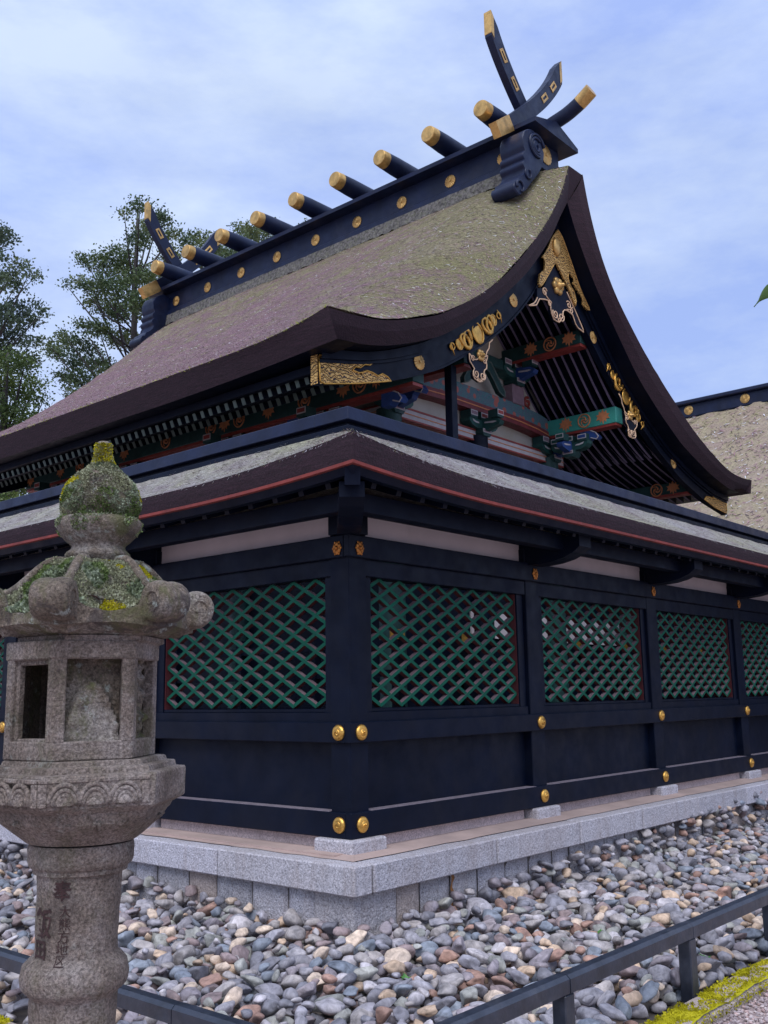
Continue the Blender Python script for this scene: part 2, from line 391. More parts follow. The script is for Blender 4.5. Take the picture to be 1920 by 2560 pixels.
class MB:
    """collects shapes; build() links them as ONE mesh object"""
    def __init__(s): s.v, s.f, s.m = [], [], []
    def add(s, vs, fs, mi=0):
        o = len(s.v)
        s.v += [tuple(v) for v in vs]
        s.f += [tuple(i+o for i in f) for f in fs]
        s.m += [mi]*len(fs) if isinstance(mi, int) else list(mi)
        return s
    def box(s, x0, x1, y0, y1, z0, z1, mi=0, b=0.0, M=None):
        if b <= 0:
            vs = [(x, y, z) for z in (z0, z1) for y in (y0, y1) for x in (x0, x1)]
            fs = [(0, 2, 3, 1), (4, 5, 7, 6), (0, 1, 5, 4), (2, 6, 7, 3), (0, 4, 6, 2), (1, 3, 7, 5)]
        else:
            b = min(b, (x1-x0)*.45, (y1-y0)*.45, (z1-z0)*.45)
            vs, fs, idx = [], [], {}
            lim = ((x0, x1), (y0, y1), (z0, z1))
            for sx in (0, 1):
                for sy in (0, 1):
                    for sz in (0, 1):
                        sg = (sx, sy, sz)
                        for ax in range(3):
                            p = []
                            for k in range(3):
                                q = lim[k][sg[k]]
                                if k != ax: q += b if sg[k] == 0 else -b
                                p.append(q)
                            idx[(sg, ax)] = len(vs)
                            vs.append(tuple(p))
            for ax in range(3):
                o1, o2 = (ax+1) % 3, (ax+2) % 3
                for sd_ in (0, 1):
                    q = []
                    for (a, c) in ((0, 0), (1, 0), (1, 1), (0, 1)):
                        sg = [0, 0, 0]; sg[ax] = sd_; sg[o1] = a; sg[o2] = c
                        q.append(idx[(tuple(sg), ax)])
                    fs.append(tuple(q if sd_ else q[::-1]))
            for ax in range(3):
                o1, o2 = (ax+1) % 3, (ax+2) % 3
                for a in (0, 1):
                    for c in (0, 1):
                        g0 = [0, 0, 0]; g1 = [0, 0, 0]
                        g0[o1] = g1[o1] = a; g0[o2] = g1[o2] = c
                        g0[ax] = 0; g1[ax] = 1
                        q = [idx[(tuple(g0), o1)], idx[(tuple(g1), o1)], idx[(tuple(g1), o2)], idx[(tuple(g0), o2)]]
                        fs.append(tuple(q if a == c else q[::-1]))
            for sx in (0, 1):
                for sy in (0, 1):
                    for sz in (0, 1):
                        sg = (sx, sy, sz)
                        q = [idx[(sg, 0)], idx[(sg, 1)], idx[(sg, 2)]]
                        fs.append(tuple(q if (sx+sy+sz) % 2 == 1 else q[::-1]))
        if M is not None: vs = [M @ Vector(v) for v in vs]
        return s.add(vs, fs, mi)
    def cyl(s, p0, p1, r0, r1=None, n=16, mi=0, cap=True, capmi=None):
        r1 = r0 if r1 is None else r1
        p0, p1 = Vector(p0), Vector(p1)
        d = (p1-p0).normalized()
        a = d.orthogonal().normalized(); c = d.cross(a)
        vs = []
        for p, r in ((p0, r0), (p1, r1)):
            for i in range(n):
                t = 2*math.pi*i/n
                vs.append(p + r*(math.cos(t)*a + math.sin(t)*c))
        fs = [(i, (i+1) % n, n+(i+1) % n, n+i) for i in range(n)]
        ms = [mi]*n
        if cap:
            fs += [tuple(range(n))[::-1], tuple(range(n, 2*n))]
            ms += [mi if capmi is None else capmi]*2
        return s.add(vs, fs, ms)
    def tube(s, pts, r, n=6, mi=0):
        pts = [Vector(p) for p in pts]
        rs = [float(q) for q in r] if isinstance(r, (list, tuple)) else [float(r)]*len(pts)
        vs = []
        ref = None
        for i, p in enumerate(pts):
            d = (pts[min(i+1, len(pts)-1)] - pts[max(i-1, 0)]).normalized()
            if ref is None: ref = d.orthogonal().normalized()
            a = (ref - d*ref.dot(d))
            a = a.normalized() if a.length > 1e-6 else d.orthogonal().normalized()
            ref = a
            c = d.cross(a)
            for k in range(n):
                t = 2*math.pi*k/n
                vs.append(p + rs[i]*(math.cos(t)*a + math.sin(t)*c))
        m = len(pts)
        fs = [(i*n+k, i*n+(k+1) % n, (i+1)*n+(k+1) % n, (i+1)*n+k) for i in range(m-1) for k in range(n)]
        fs += [tuple(range(n))[::-1], tuple(range((m-1)*n, m*n))]
        return s.add(vs, fs, mi)
    def lathe(s, prof, n=24, c=(0, 0, 0), mi=0, close=True):
        vs, fs = [], []
        for r, z in prof:
            for i in range(n):
                t = 2*math.pi*i/n
                vs.append((c[0]+r*math.cos(t), c[1]+r*math.sin(t), c[2]+z))
        for j in range(len(prof)-1):
            for i in range(n):
                fs.append((j*n+i, j*n+(i+1) % n, (j+1)*n+(i+1) % n, (j+1)*n+i))
        if close:
            fs.append(tuple(range(n))[::-1]); fs.append(tuple(range((len(prof)-1)*n, len(prof)*n)))
        return s.add(vs, fs, mi)
    def prism(s, poly, f, d0, d1, mi=0, side=None):
        """poly in 2D, f(a,b,d) -> 3D point"""
        n = len(poly)
        vs = [f(a, b, d0) for a, b in poly] + [f(a, b, d1) for a, b in poly]
        fs = [tuple(range(n)), tuple(range(n, 2*n))[::-1]] + [(i, i+n, (i+1) % n+n, (i+1) % n) for i in range(n)]
        sm = mi if side is None else side
        return s.add(vs, fs, [mi, mi]+[sm]*n)
    def strip(s, A, B, mi=0):
        n = len(A)
        return s.add(list(A)+list(B), [(i, i+1, n+i+1, n+i) for i in range(n-1)], mi)
    def mesh(s, name, mats, smooth=False, norm=True, auto=None):
        me = bpy.data.meshes.new(name)
        me.from_pydata(s.v, [], s.f)
        for m in (mats if isinstance(mats, (list, tuple)) else [mats]): me.materials.append(Mt(m))
        if any(s.m): me.polygons.foreach_set('material_index', s.m)
        if norm:
            bm = bmesh.new(); bm.from_mesh(me)
            bmesh.ops.recalc_face_normals(bm, faces=bm.faces)
            bm.to_mesh(me); bm.free()
        if smooth:
            me.polygons.foreach_set('use_smooth', [True]*len(me.polygons))
            if auto:
                try: me.set_sharp_from_angle(angle=R(auto))
                except Exception: pass
        me.update()
        return me
    def build(s, name, mats, parent=None, smooth=False, norm=True, auto=None, loc=None):
        return link(name, s.mesh(name, mats, smooth, norm, auto), parent, loc)

WORLD = {}
def link(name, me, parent=None, loc=None, rot=None, scale=None, M=None):
    """loc/rot/scale or M are WORLD values; the parent's transform is undone in the parent inverse"""
    o = bpy.data.objects.new(name, me)
    col.objects.link(o)
    if M is None:
        from mathutils import Euler
        M = Matrix.LocRotScale(Vector(loc or (0, 0, 0)), Euler(rot or (0, 0, 0)), Vector(scale or (1, 1, 1)))
    if parent is not None:
        o.parent = parent
        o.matrix_parent_inverse = WORLD[parent.name].inverted()
    o.matrix_basis = M
    WORLD[o.name] = M
    return o

def tag(o, label=None, cat=None, group=None, kind=None):
    if label: o['label'] = label
    if cat: o['category'] = cat
    if group: o['group'] = group
    if kind: o['kind'] = kind
    return o

def thing(name, label, cat, group=None, loc=(0, 0, 0)):
    o = bpy.data.objects.new(name, None)
    o.empty_display_size = 0.1
    col.objects.link(o)
    o.location = loc
    WORLD[o.name] = Matrix.Translation(Vector(loc))
    return tag(o, label, cat, group)

def resample(pts, n):
    P = np.array(pts, float)
    d = np.r_[0, np.cumsum(np.linalg.norm(np.diff(P, axis=0), axis=1))]
    t = np.linspace(0, d[-1], n)
    return np.stack([np.interp(t, d, P[:, k]) for k in range(P.shape[1])], 1)

def smooth_curve(pts, n, it=2):
    P = resample(pts, n)
    for _ in range(it):
        Q = P.copy()
        Q[1:-1] = 0.25*P[:-2] + 0.5*P[1:-1] + 0.25*P[2:]
        P = Q
    return P

def proj(p):
    d = Vector(p) - CAM
    z = d.dot(fw)
    return 960 + FPX*d.dot(rt)/z, 1280 - FPX*d.dot(up)/z, z

# ================================================================== SETTING: ground
def sheet(name, x0, x1, y0, y1, z, m, n=1):
    mb = MB()
    xs = np.linspace(x0, x1, n+1); ys = np.linspace(y0, y1, n+1)
    vs = [(x, y, z) for y in ys for x in xs]
    fs = [(j*(n+1)+i, j*(n+1)+i+1, (j+1)*(n+1)+i+1, (j+1)*(n+1)+i) for j in range(n) for i in range(n)]
    mb.add(vs, fs)
    return tag(mb.build(name, m), kind='structure')
sheet('ground', -400, 600, -400, 600, -0.378, 'gravel')
mb = MB()                                            # soil under the bed of cobbles, an L round the platform
for (x0, x1, y0, y1) in ((-2.09, 12, -2.09, -0.2), (-2.09, -0.2, -0.2, 9)):
    mb.add([(x0, y0, -0.36), (x1, y0, -0.36), (x1, y1, -0.36), (x0, y1, -0.36)], [(0, 1, 2, 3)])
tag(mb.build('stone_bed_soil', 'soil'), kind='structure')
sheet('courtyard_ground', 0.1, 40, 0.1, 40, 0.188, 'sand')

# ================================================================== STONE PLATFORM under the fence
plat = thing('stone_platform', 'low granite platform with coping stones that carries the black lattice fence', 'platform', loc=(0, 0, -0.35))
UR, VL = 10.9, 8.6
def ax(side):
    """side 'r': a runs along x, o goes inwards (+y). side 'l': a along y, o inwards (+x)"""
    return (lambda a, o, z: (a, o, z)) if side == 'r' else (lambda a, o, z: (o, a, z))
def abox(mb, side, a0, a1, o0, o1, z0, z1, mi=0, b=0.0):
    if side == 'r': mb.box(a0, a1, o0, o1, z0, z1, mi, b)
    else: mb.box(o0, o1, a0, a1, z0, z1, mi, b)
JR = [-0.136, 1.133, 2.243, 3.264, 4.361, 5.516, 6.60, 7.70, 8.75, 9.85, 10.9]
JL = [0.929, 2.05, 3.15, 4.2, 5.3, 6.35, 7.45, 8.6]
g = 0.0065
mbc = MB()
mbc.box(-0.3, -0.136-g, -0.3, 0.929-g, 0.0, 0.169, 0, 0.008)
mbc.build('coping_stone', 'granite', plat)
for i in range(len(JR)-1):
    m_ = MB(); abox(m_, 'r', JR[i]+g, JR[i+1]-g, -0.3+random.uniform(-.003, .003), 0.02, 0.0, 0.169+random.uniform(-.003, .002), 0, 0.008)
    m_.build('coping_stone', 'granite', plat)
for i in range(len(JL)-1):
    m_ = MB(); abox(m_, 'l', JL[i]+g, JL[i+1]-g, -0.3+random.uniform(-.003, .003), -0.136-g, 0.0, 0.169+random.uniform(-.003, .002), 0, 0.008)
    m_.build('coping_stone', 'granite', plat)
def rough_block(side, a0, a1, o0, z0, z1, seed):
    """base-wall stone with an uneven hammered face"""
    n, k = max(3, int((a1-a0)/0.045)), 7
    f = ax(side)
    vs = []
    for j in range(k+1):
        for i in range(n+1):
            a = a0 + (a1-a0)*i/n; z = z0 + (z1-z0)*j/k
            e = min(i, n-i, j, k-j)
            d = 0.018*noise.noise(Vector((a*12+seed, z*12, seed))) + 0.012*noise.noise(Vector((a*34, z*34, seed)))
            vs.append(f(a, o0 + (0.014 if e == 0 else -abs(d)), z))
    fs = [(j*(n+1)+i, j*(n+1)+i+1, (j+1)*(n+1)+i+1, (j+1)*(n+1)+i) for j in range(k) for i in range(n)]
    b0 = len(vs)
    for (i, j) in ((0, 0), (n, 0), (n, k), (0, k)):
        a = a0 + (a1-a0)*i/n; z = z0 + (z1-z0)*j/k
        vs.append(f(a, o0+0.15, z))
    q = [0, n, k*(n+1)+n, k*(n+1)]
    fs += [(q[0], b0, b0+3, q[3]), (q[1], b0+1, b0+2, q[2])]
    return MB().add(vs, fs)
for side, LIM in (('r', UR), ('l', VL)):
    a = 0.165 if side == 'r' else 0.105
    i = 0
    while a < LIM:
        w = random.uniform(0.22, 0.36)
        mname = 'granite_warm' if (side == 'r' and i == 0) or random.random() < 0.12 else 'granite_rough'
        rough_block(side, a+0.007, a+w-0.007, -0.222 + random.uniform(-.004, .004), -0.40, -0.003, i*3.7+(9 if side == 'l' else 0)).build('wall_stone', mname, plat, smooth=True, auto=40)
        a += w; i += 1
# corner block of the base wall, stone sill and floor strip behind the rails
mb = MB(); n = 9
for f_, L_ in (((lambda a, o, z: (a, o, z)), 0.155), ((lambda a, o, z: (o, a, z)), 0.095)):      # rough corner stone, two dressed faces
    vs = []
    for j in range(8):
        for i in range(n+1):
            a = -0.222+(L_+0.222)*i/n; z = -0.40+0.397*j/7
            d = 0.018*noise.noise(Vector((a*12, z*12, 1))) + 0.012*noise.noise(Vector((a*34, z*34, 2)))
            vs.append(f_(a, -0.222 - (0 if i in (0, n) or j in (0, 7) else abs(d)*.8), z))
    mb.add(vs, [(j*(n+1)+i, j*(n+1)+i+1, (j+1)*(n+1)+i+1, (j+1)*(n+1)+i) for j in range(7) for i in range(n)])
mb.build('wall_stone', 'granite_rough', plat, smooth=True, auto=40)
mb = MB(); mb.box(-0.205, 12, -0.205, -0.1, -0.42, -0.003); mb.box(-0.205, -0.1, -0.1, 9, -0.42, -0.003); mb.build('wall_core', 'soil', plat)
mb = MB(); mb.box(-0.13, UR, 0.021, 0.5, 0.0, 0.187); mb.box(-0.13, 0.5, 0.5, VL, 0.0, 0.187); mb.build('platform_floor', 'sand', plat)
for side, L in (('r', UR), ('l', VL)):
    f = ax(side); m_ = MB(); n = 60
    A = [f(-0.18 + (L+0.18)*i/n, -0.17 + 0.03*noise.noise(Vector((i*.9, 3, 0 if side == 'r' else 5))), 0.1725) for i in range(n+1)]
    B = [f(-0.0 + L*i/n, 0.022, 0.190 if side == 'r' else 0.1915) for i in range(n+1)]
    m_.strip(A, B)
    m_.build('sand_drift', 'sand', plat)
PR = [0.1] + [2.2225+2.123*k for k in range(5)]
PL = [2.2225, 4.3455, 6.4685]
for side, P in (('r', PR), ('l', PL)):
    for p in P:
        m_ = MB()
        if p == 0.1: m_.box(-0.05, 0.284, -0.05, 0.284, 0.15, 0.2615, 0, 0.012)
        else: abox(m_, side, p-0.17, p+0.17, -0.045, 0.25, 0.15, 0.2615, 0, 0.012)
        m_.build('foundation_stone', 'granite', plat)
for side, P in (('r', PR), ('l', [0.1]+PL)):
    for i in range(len(P)-1):
        m_ = MB(); abox(m_, side, P[i]+0.2, P[i+1]-0.2, 0.06, 0.22, 0.18, 0.262, 0, 0.006)
        m_.build('sill_stone', 'sill_granite', plat)
# rusty run-off on the base wall
rm, nt, b = new_mat('rust_stain')
b.inputs['Base Color'].default_value = (0.25, 0.11, 0.035, 1); b.inputs['Roughness'].default_value = 0.95
mb = MB()
pts = [(0.70+0.012*math.sin(i*1.7), -0.2365, -0.005-0.03*i) for i in range(9)]
for i in range(8):
    w0, w1 = 0.012+0.006*math.sin(i*2.1), 0.012+0.006*math.sin(i*2.1+2.1)
    mb.add([(pts[i][0]-w0, pts[i][1], pts[i][2]), (pts[i][0]+w0, pts[i][1], pts[i][2]), (pts[i+1][0]+w1, pts[i+1][1], pts[i+1][2]), (pts[i+1][0]-w1, pts[i+1][1], pts[i+1][2])], [(0, 1, 2, 3)])
mb.build('rust_streak', 'rust_stain', plat)

# ================================================================== ROOFED LATTICE FENCE
fence = thing('roofed_fence', 'black lacquered corner fence with green lattice windows and its own thatched roof', 'fence', loc=(0.1, 0.1, 0.2))
def nail_mesh():
    mb = MB()
    mb.lathe([(0.0505, 0.0), (0.0505, 0.006), (0.046, 0.014), (0.034, 0.020), (0.024, 0.0195), (0.022, 0.022), (0.016, 0.025), (0.004, 0.026)], 24)
    for k in range(3):                                        # three-comma swirl
        t0 = 2*math.pi*k/3
        mb.tube([( (0.004+0.0045*j)*math.cos(t0+0.45*j), (0.004+0.0045*j)*math.sin(t0+0.45*j), 0.0255-0.0006*j) for j in range(5)], [0.006, 0.0055, 0.0045, 0.003, 0.0015], 5)
    return mb.mesh('nail_cover', 'gold', smooth=True, auto=50)
def rosette_mesh():
    mb = MB()
    for k in range(6):
        t = 2*math.pi*(k+.5)/6
        mb.lathe([(0.020, 0.0), (0.020, 0.007), (0.012, 0.012), (0.002, 0.013)], 10, (0.028*math.cos(t), 0.028*math.sin(t), 0))
        t = 2*math.pi*k/6
        mb.lathe([(0.009, 0.0), (0.009, 0.006), (0.002, 0.009)], 8, (0.046*math.cos(t), 0.046*math.sin(t), 0))
    mb.lathe([(0.016, 0.0), (0.016, 0.016), (0.010, 0.022), (0.002, 0.024)], 12)
    return mb.mesh('rosette', 'bronze', smooth=True, auto=50)
NAIL, ROS = nail_mesh(), rosette_mesh()
def face_M(side, a, o, z, s=1.0):
    """local z points outwards from the fence face"""
    if side == 'r': B = Matrix(((1, 0, 0, a), (0, 0, -1, o), (0, 1, 0, z), (0, 0, 0, 1)))
    else: B = Matrix(((0, 0, -1, o), (-1, 0, 0, a), (0, 1, 0, z), (0, 0, 0, 1)))
    return B @ Matrix.Diagonal((s, s, s, 1))
def post(side, p):
    m_ = MB()
    if p == 0.1: m_.box(0.028, 0.2, 0.028, 0.2, 0.262, 2.34, 0, 0.006)
    else: abox(m_, side, p-0.0975, p+0.0975, 0.03, 0.2, 0.262, 2.30, 0, 0.006)
    o = m_.build('post', 'lacquer', fence)
    return o
CORNER = post('r', 0.1)
POSTS = {('r', 0): CORNER}
for side, P in (('r', PR[1:]), ('l', PL)):
    for i, p in enumerate(P): POSTS[(side, i+1)] = post(side, p)
for side, P in (('r', PR), ('l', [0.1]+PL)):
    for i, p in enumerate(P):
        po = CORNER if i == 0 else POSTS[(side, i)]
        for z in (0.344, 0.909):
            link('nail_cover', NAIL, po, M=face_M(side, p, -0.0012, z))
        link('rosette', ROS, po, M=face_M(side, p, -0.003, 2.096, 0.95) @ Matrix.Diagonal((0.82, 1.0, 1, 1)))
for side, L in (('r', UR), ('l', VL)):
    a0 = 0.0 if side == 'r' else 0.05
    for nm, z0, z1, o0, o1 in (('lower_rail', 0.262, 0.419, 0.0, 0.05), ('upper_rail', 0.844, 0.974, 0.0, 0.05), ('tie_beam', 2.035, 2.182, -0.002, 0.048)):
        m_ = MB(); e = 0 if side == 'r' else 0.0
        abox(m_, side, a0, L, o0, o1, z0, z1, 0, 0.005); m_.build(nm, 'lacquer', fence)
    m_ = MB(); abox(m_, side, 0.2, L, 0.05, 0.15, 0.264, 0.405); m_.build('inner_rail', 'lacquer', fence)
    Pn = (PR if side == 'r' else [0.1]+PL)
    for i in range(len(Pn)-1):
        m_ = MB(); abox(m_, side, Pn[i]+0.1, Pn[i+1]-0.0985, 0.006, 0.098, 0.4192, 0.4215); m_.build('rail_ledge', 'dust', fence)
    # white frieze and the wall plate above it, outer purlin
    m_ = MB(); abox(m_, side, 0.19 if side == 'l' else 0.19, L, 0.085, 0.16, 2.17, 2.40); m_.build('frieze_panel', 'plaster', fence)
    m_ = MB(); abox(m_, side, 0.03 if side == 'r' else 0.18, L, 0.05, 0.18, 2.335, 2.43); m_.build('wall_plate', 'lacquer', fence)
    m_ = MB(); abox(m_, side, -0.36 if side == 'r' else -0.24, L, -0.34, -0.24, 2.252, 2.37, 0, 0.004); m_.build('eave_purlin', 'lacquer', fence)
# lattice bays
BARM = {}
def lattice_bar(L, flip):
    """bar along local x, front towards local +z, up side local +y"""
    mb = MB(); w, d = 0.0118, 0.040
    x = L/2
    vs = [(-x, -w, 0), (x, -w, 0), (x, w, 0), (-x, w, 0), (-x, -w, -d), (x, -w, -d), (x, w, -d), (-x, w, -d)]
    fs = [(0, 1, 2, 3), (4, 7, 6, 5), (3, 2, 6, 7), (0, 4, 5, 1), (0, 3, 7, 4), (1, 5, 6, 2)]
    mb.add(vs, fs, [0, 1, 2, 1, 1, 1])
    return mb.mesh('lattice_bar', ['green_paint', 'red_side', 'dusty_red'], norm=False)
def lattice(side, a0, a1, z0, z1, nx, nz_):
    w, h = (a1-a0)/nx, (z1-z0)/nz_
    f = ax(side)
    fr = MB()                                   # rebated frame round the opening
    j = 0.052
    abox(fr, side, a0-0.10, a0-0.012, 0.06, 0.15, z0-0.10, z1+0.02, 0, 0.003)
    abox(fr, side, a1+0.012, a1+0.10, 0.06, 0.15, z0-0.10, z1+0.02, 0, 0.003)
    abox(fr, side, a0-0.10, a1+0.10, 0.045, 0.155, z0-0.105, z0-0.040, 0, 0.003)
    abox(fr, side, a0-0.012, a1+0.012, 0.068, 0.15, z0-0.040, z0-0.018, 0, 0.003)
    abox(fr, side, a0-0.10, a1+0.10, 0.035, 0.16, z1+0.004, z1+0.115, 0, 0.003)
    abox(fr, side, a0-0.0125, a0-0.004, 0.075, 0.145, z0-0.018, z1+0.004, 1)
    abox(fr, side, a1+0.004, a1+0.0125, 0.075, 0.145, z0-0.018, z1+0.004, 1)
    fo = fr.build('lattice_frame', ['lacquer', 'red_side'], fence)
    for fam in (1, -1):
        sl_ = fam*h/w
        for k in range(-nx-nz_, nx+nz_):
            # line z-z0 = sl_*(a-a0) + (k+.5)h
            ts = []
            for a in (a0, a1):
                z = z0 + sl_*(a-a0) + (k+.5)*h
                if z0-1e-6 <= z <= z1+1e-6: ts.append((a, z))
            for z in (z0, z1):
                a = a0 + (z-z0-(k+.5)*h)/sl_
                if a0+1e-6 < a < a1-1e-6: ts.append((a, z))
            if len(ts) < 2: continue
            (pa, pz), (qa, qz) = ts[0], max(ts, key=lambda q: (q[0]-ts[0][0])**2+(q[1]-ts[0][1])**2)
            L = math.hypot(qa-pa, qz-pz) + 0.016
            key = (round(L, 3))
            if key not in BARM: BARM[key] = lattice_bar(L, 0)
            ang = math.atan2(qz-pz, qa-pa)
            if math.cos(ang) < 0: ang += math.pi
            M = face_M(side, (pa+qa)/2, 0.088 if fam == 1 else 0.0902, (pz+qz)/2) @ Matrix.Rotation(ang if side == 'r' else -ang, 4, 'Z')
            link('lattice_bar', BARM[key], fo, M=M)
for side, P in (('r', PR), ('l', [0.1]+PL)):
    for i in range(len(P)-1):
        lattice(side, P[i]+0.189, P[i+1]-0.205 if i == 0 else P[i+1]-0.195, 1.075, 1.918, 8, 7)
        m_ = MB(); abox(m_, side, P[i]+0.09, P[i+1]-0.09, 0.10, 0.13, 0.40, 0.86); m_.build('board_panel', 'lacquer', fence)
# projecting bracket arms and the corner block
ARM = [(0.12, 2.162), (-0.10, 2.160), (-0.22, 2.168), (-0.33, 2.19), (-0.42, 2.225), (-0.48, 2.268), (-0.48, 2.36), (0.12, 2.36)]
for side, P in (('r', PR[1:]), ('l', PL)):
    for p in P:
        f = ax(side)
        MB().prism(ARM, lambda o, z, d: f(p+d, o, z), -0.09, 0.09).build('bracket_arm', 'lacquer', fence)
mb = MB(); dg = math.sqrt(.5)
mb.prism(ARM, lambda o, z, d: (0.02 + o*1.25*dg*1.2 + d*dg, 0.02 + o*1.25*dg*1.2 - d*dg, z+0.02), -0.075, 0.075)
mb.build('bracket_arm', 'lacquer', fence)
mb = MB(); mb.box(-0.03, 0.16, -0.03, 0.16, 2.186, 2.40, 0, 0.004); mb.build('corner_block', 'lacquer', fence)

def eup(a, k=1.0):                                   # eaves lift towards the corner
    t = max(0.0, 1-(a+0.65)/1.6)
    return 0.058*k*t*t
def froof(side, inner=False):
    """thatched slope, its thick edge, red eave board, soffit"""
    f = ax(side); L = UR if side == 'r' else VL
    n, k = 70, 10
    As = [-0.65 + (L+0.65)*(i/n)**1.25 for i in range(n+1)]
    rows = []
    for j in range(k+1):
        t = j/k
        o = -0.65 + 0.60*t
        row = []
        for a in As:
            aa = max(a, o) if True else a
            aa = o + (a+0.65)*(L-o)/(L+0.65)
            z = 2.53 + 0.315*t + 0.028*t*t - 0.03*math.sin(math.pi*t) + (1-t)**2*eup(a, 1.8)
            z += 0.010*noise.noise(Vector((aa*6, o*6, 3.1))) + 0.004*noise.noise(Vector((aa*25, o*25, 1)))
            if j == 0: z -= 0.012
            row.append(f(aa, o, z))
        rows.append(row)
    mb = MB()
    vs = [p for r in rows for p in r]; m = n+1
    mb.add(vs, [(j*m+i, j*m+i+1, (j+1)*m+i+1, (j+1)*m+i) for j in range(k) for i in range(n)])
    roof = mb.build('thatch_slope', 'thatch_low', fence, smooth=True)
    e0 = [f(a, -0.65, 2.518+eup(a, 1.8)) for a in As]
    def off(o, z, k=1.0): return [f(o + (a+0.65)*(L-o)/(L+0.65), o, z+eup(a, k)) for a in As]
    mb = MB(); mb.strip(off(-0.652, 2.522, 1.8), off(-0.64, 2.475, 1.5)); mb.strip(off(-0.64, 2.475, 1.5), off(-0.615, 2.410)); mb.strip(off(-0.615, 2.410), off(-0.5, 2.41))
    mb.build('thatch_edge', 'thatch_edge', roof, smooth=True)
    mb = MB(); mb.strip(off(-0.628, 2.410), off(-0.628, 2.391)); mb.strip(off(-0.628, 2.391), off(-0.60, 2.389)); mb.strip(off(-0.628, 2.410), off(-0.60, 2.4115))
    mb.build('eave_board', 'eave_red', roof)
    mb = MB(); mb.strip(off(-0.60, 2.389), off(-0.575, 2.345)); mb.strip(off(-0.575, 2.345), off(-0.52, 2.345)); mb.strip(off(-0.52, 2.345), off(-0.52, 2.40)); mb.strip(off(-0.52, 2.40), off(0.10, 2.62))
    mb.build('soffit', 'lacquer', roof)
    # inner slope
    rows = [[f(a, 0.25+0.6*(j/4), 2.86-0.33*(j/4)) for a in (0.25+0.6*(j/4), L)] for j in range(5)]
    mb = MB()
    for j in range(4): mb.strip(rows[j], rows[j+1])
    mb.strip(rows[4], [f(0.8, 0.8, 2.40), f(L, 0.8, 2.40)]); mb.strip([f(0.8, 0.8, 2.40), f(L, 0.8, 2.40)], [f(0.1, 0.1, 2.62), f(L, 0.1, 2.62)])
    mb.build('inner_slope', 'thatch_low', roof)
    # rafters
    rm_ = MB(); rm_.box(0, 0.66, -0.024, 0.024, -0.06, 0.0)
    return roof
RO_R = froof('r'); RO_L = froof('l')
mb = MB(); mb.box(0, 0.70, -0.022, 0.022, -0.062, 0.0); FRAFT = mb.mesh('rafter', 'lacquer')
sl0 = math.atan2(0.22, 0.62)
for side, L in (('r', UR), ('l', VL)):
    a = -0.28
    while a < L-0.1:
        z = 2.392 + eup(a)
        if side == 'r': M = Matrix.Translation((a, -0.49, z)) @ Matrix.Rotation(math.pi/2, 4, 'Z') @ Matrix.Rotation(-sl0, 4, 'Y')
        else: M = Matrix.Translation((-0.49, a, z)) @ Matrix.Rotation(-sl0, 4, 'Y')
        link('rafter', FRAFT, fence, M=M)
        a += 0.235
mb = MB(); mb.box(-0.02, 1.0, -0.045, 0.045, -0.10, 0.01)
link('corner_rafter', mb.mesh('corner_rafter', 'lacquer'), fence, M=Matrix.Translation((-0.56, -0.56, 2.44)) @ Matrix.Rotation(math.pi/4, 4, 'Z') @ Matrix.Rotation(-0.2, 4, 'Y'))
# ridge boards (mitred corner: right run carries the corner)
for nm, o0, o1, z0, z1, mm in (('ridge_base', -0.075, 0.275, 2.842, 2.892, 'lacquer'), ('ridge_core', 0.0, 0.20, 2.892, 2.938, 'lacquer'), ('ridge_cap', -0.055, 0.255, 2.938, 3.026, 'lacquer_skylit')):
    for side, L in (('r', UR), ('l', VL)):
        m_ = MB(); abox(m_, side, o0 if side == 'r' else o1, L, o0, o1, z0, z1, 0, 0.004); m_.build(nm, mm, fence)
# shreds of bark along the thatch of the fence roof
mb = MB()
def shred(mb, p, d, n_, L, w, lift):
    d = d.normalized(); s_ = d.cross(n_).normalized()
    a = p - d*L/2; b = p + d*L/2 + n_*lift
    mb.add([a-s_*w, a+s_*w, b+s_*w*.5, b-s_*w*.5], [(0, 1, 2, 3)], random.choice((0, 0, 1, 2, 3)))
for c_col, nm in (((0.62, 0.60, 0.62), 'straw_pale'), ((0.25, 0.23, 0.11), 'straw_olive'), ((0.30, 0.165, 0.195), 'straw_mauve'), ((0.10, 0.075, 0.08), 'straw_dark')):
    plain(nm, c_col, 0.9, var=0.3, scale=12, bs=0)
STRAW = ['straw_pale', 'straw_olive', 'straw_mauve', 'straw_dark']
for side, L in (('r', UR), ('l', VL)):
    f = ax(side); mb = MB()
    for q in range(5200 if side == 'r' else 4200):
        t = random.random(); o = -0.655 + 0.60*t
        a = o + (L-o)*random.random()**1.4
        z = 2.53 + 0.315*t + 0.028*t*t - 0.03*math.sin(math.pi*t) + (1-t)**2*eup(a, 1.8) + 0.004
        d = Vector(f(random.uniform(-.8, .8), -1, -0.5)); nn = Vector(f(0, -0.45, 0.9))
        shred(mb, Vector(f(a, o, z)), d, nn, random.uniform(.015, .045), random.uniform(.0015, .004), random.uniform(0, .012))
    for q in range(350):
        a = -0.65 + (L+0.65)*random.random()**1.4
        d = Vector(f(random.uniform(-.4, .4), -0.5, -1)); nn = Vector(f(0, -1, 0.2))
        shred(mb, Vector(f(a, -0.655, 2.515+eup(a, 1.8)+random.uniform(-.012, .01))), d, nn, random.uniform(.008, .022), .001, random.uniform(0, .008))
    tag(mb.build('straw', STRAW, RO_R if side == 'r' else RO_L, norm=False), kind='stuff')

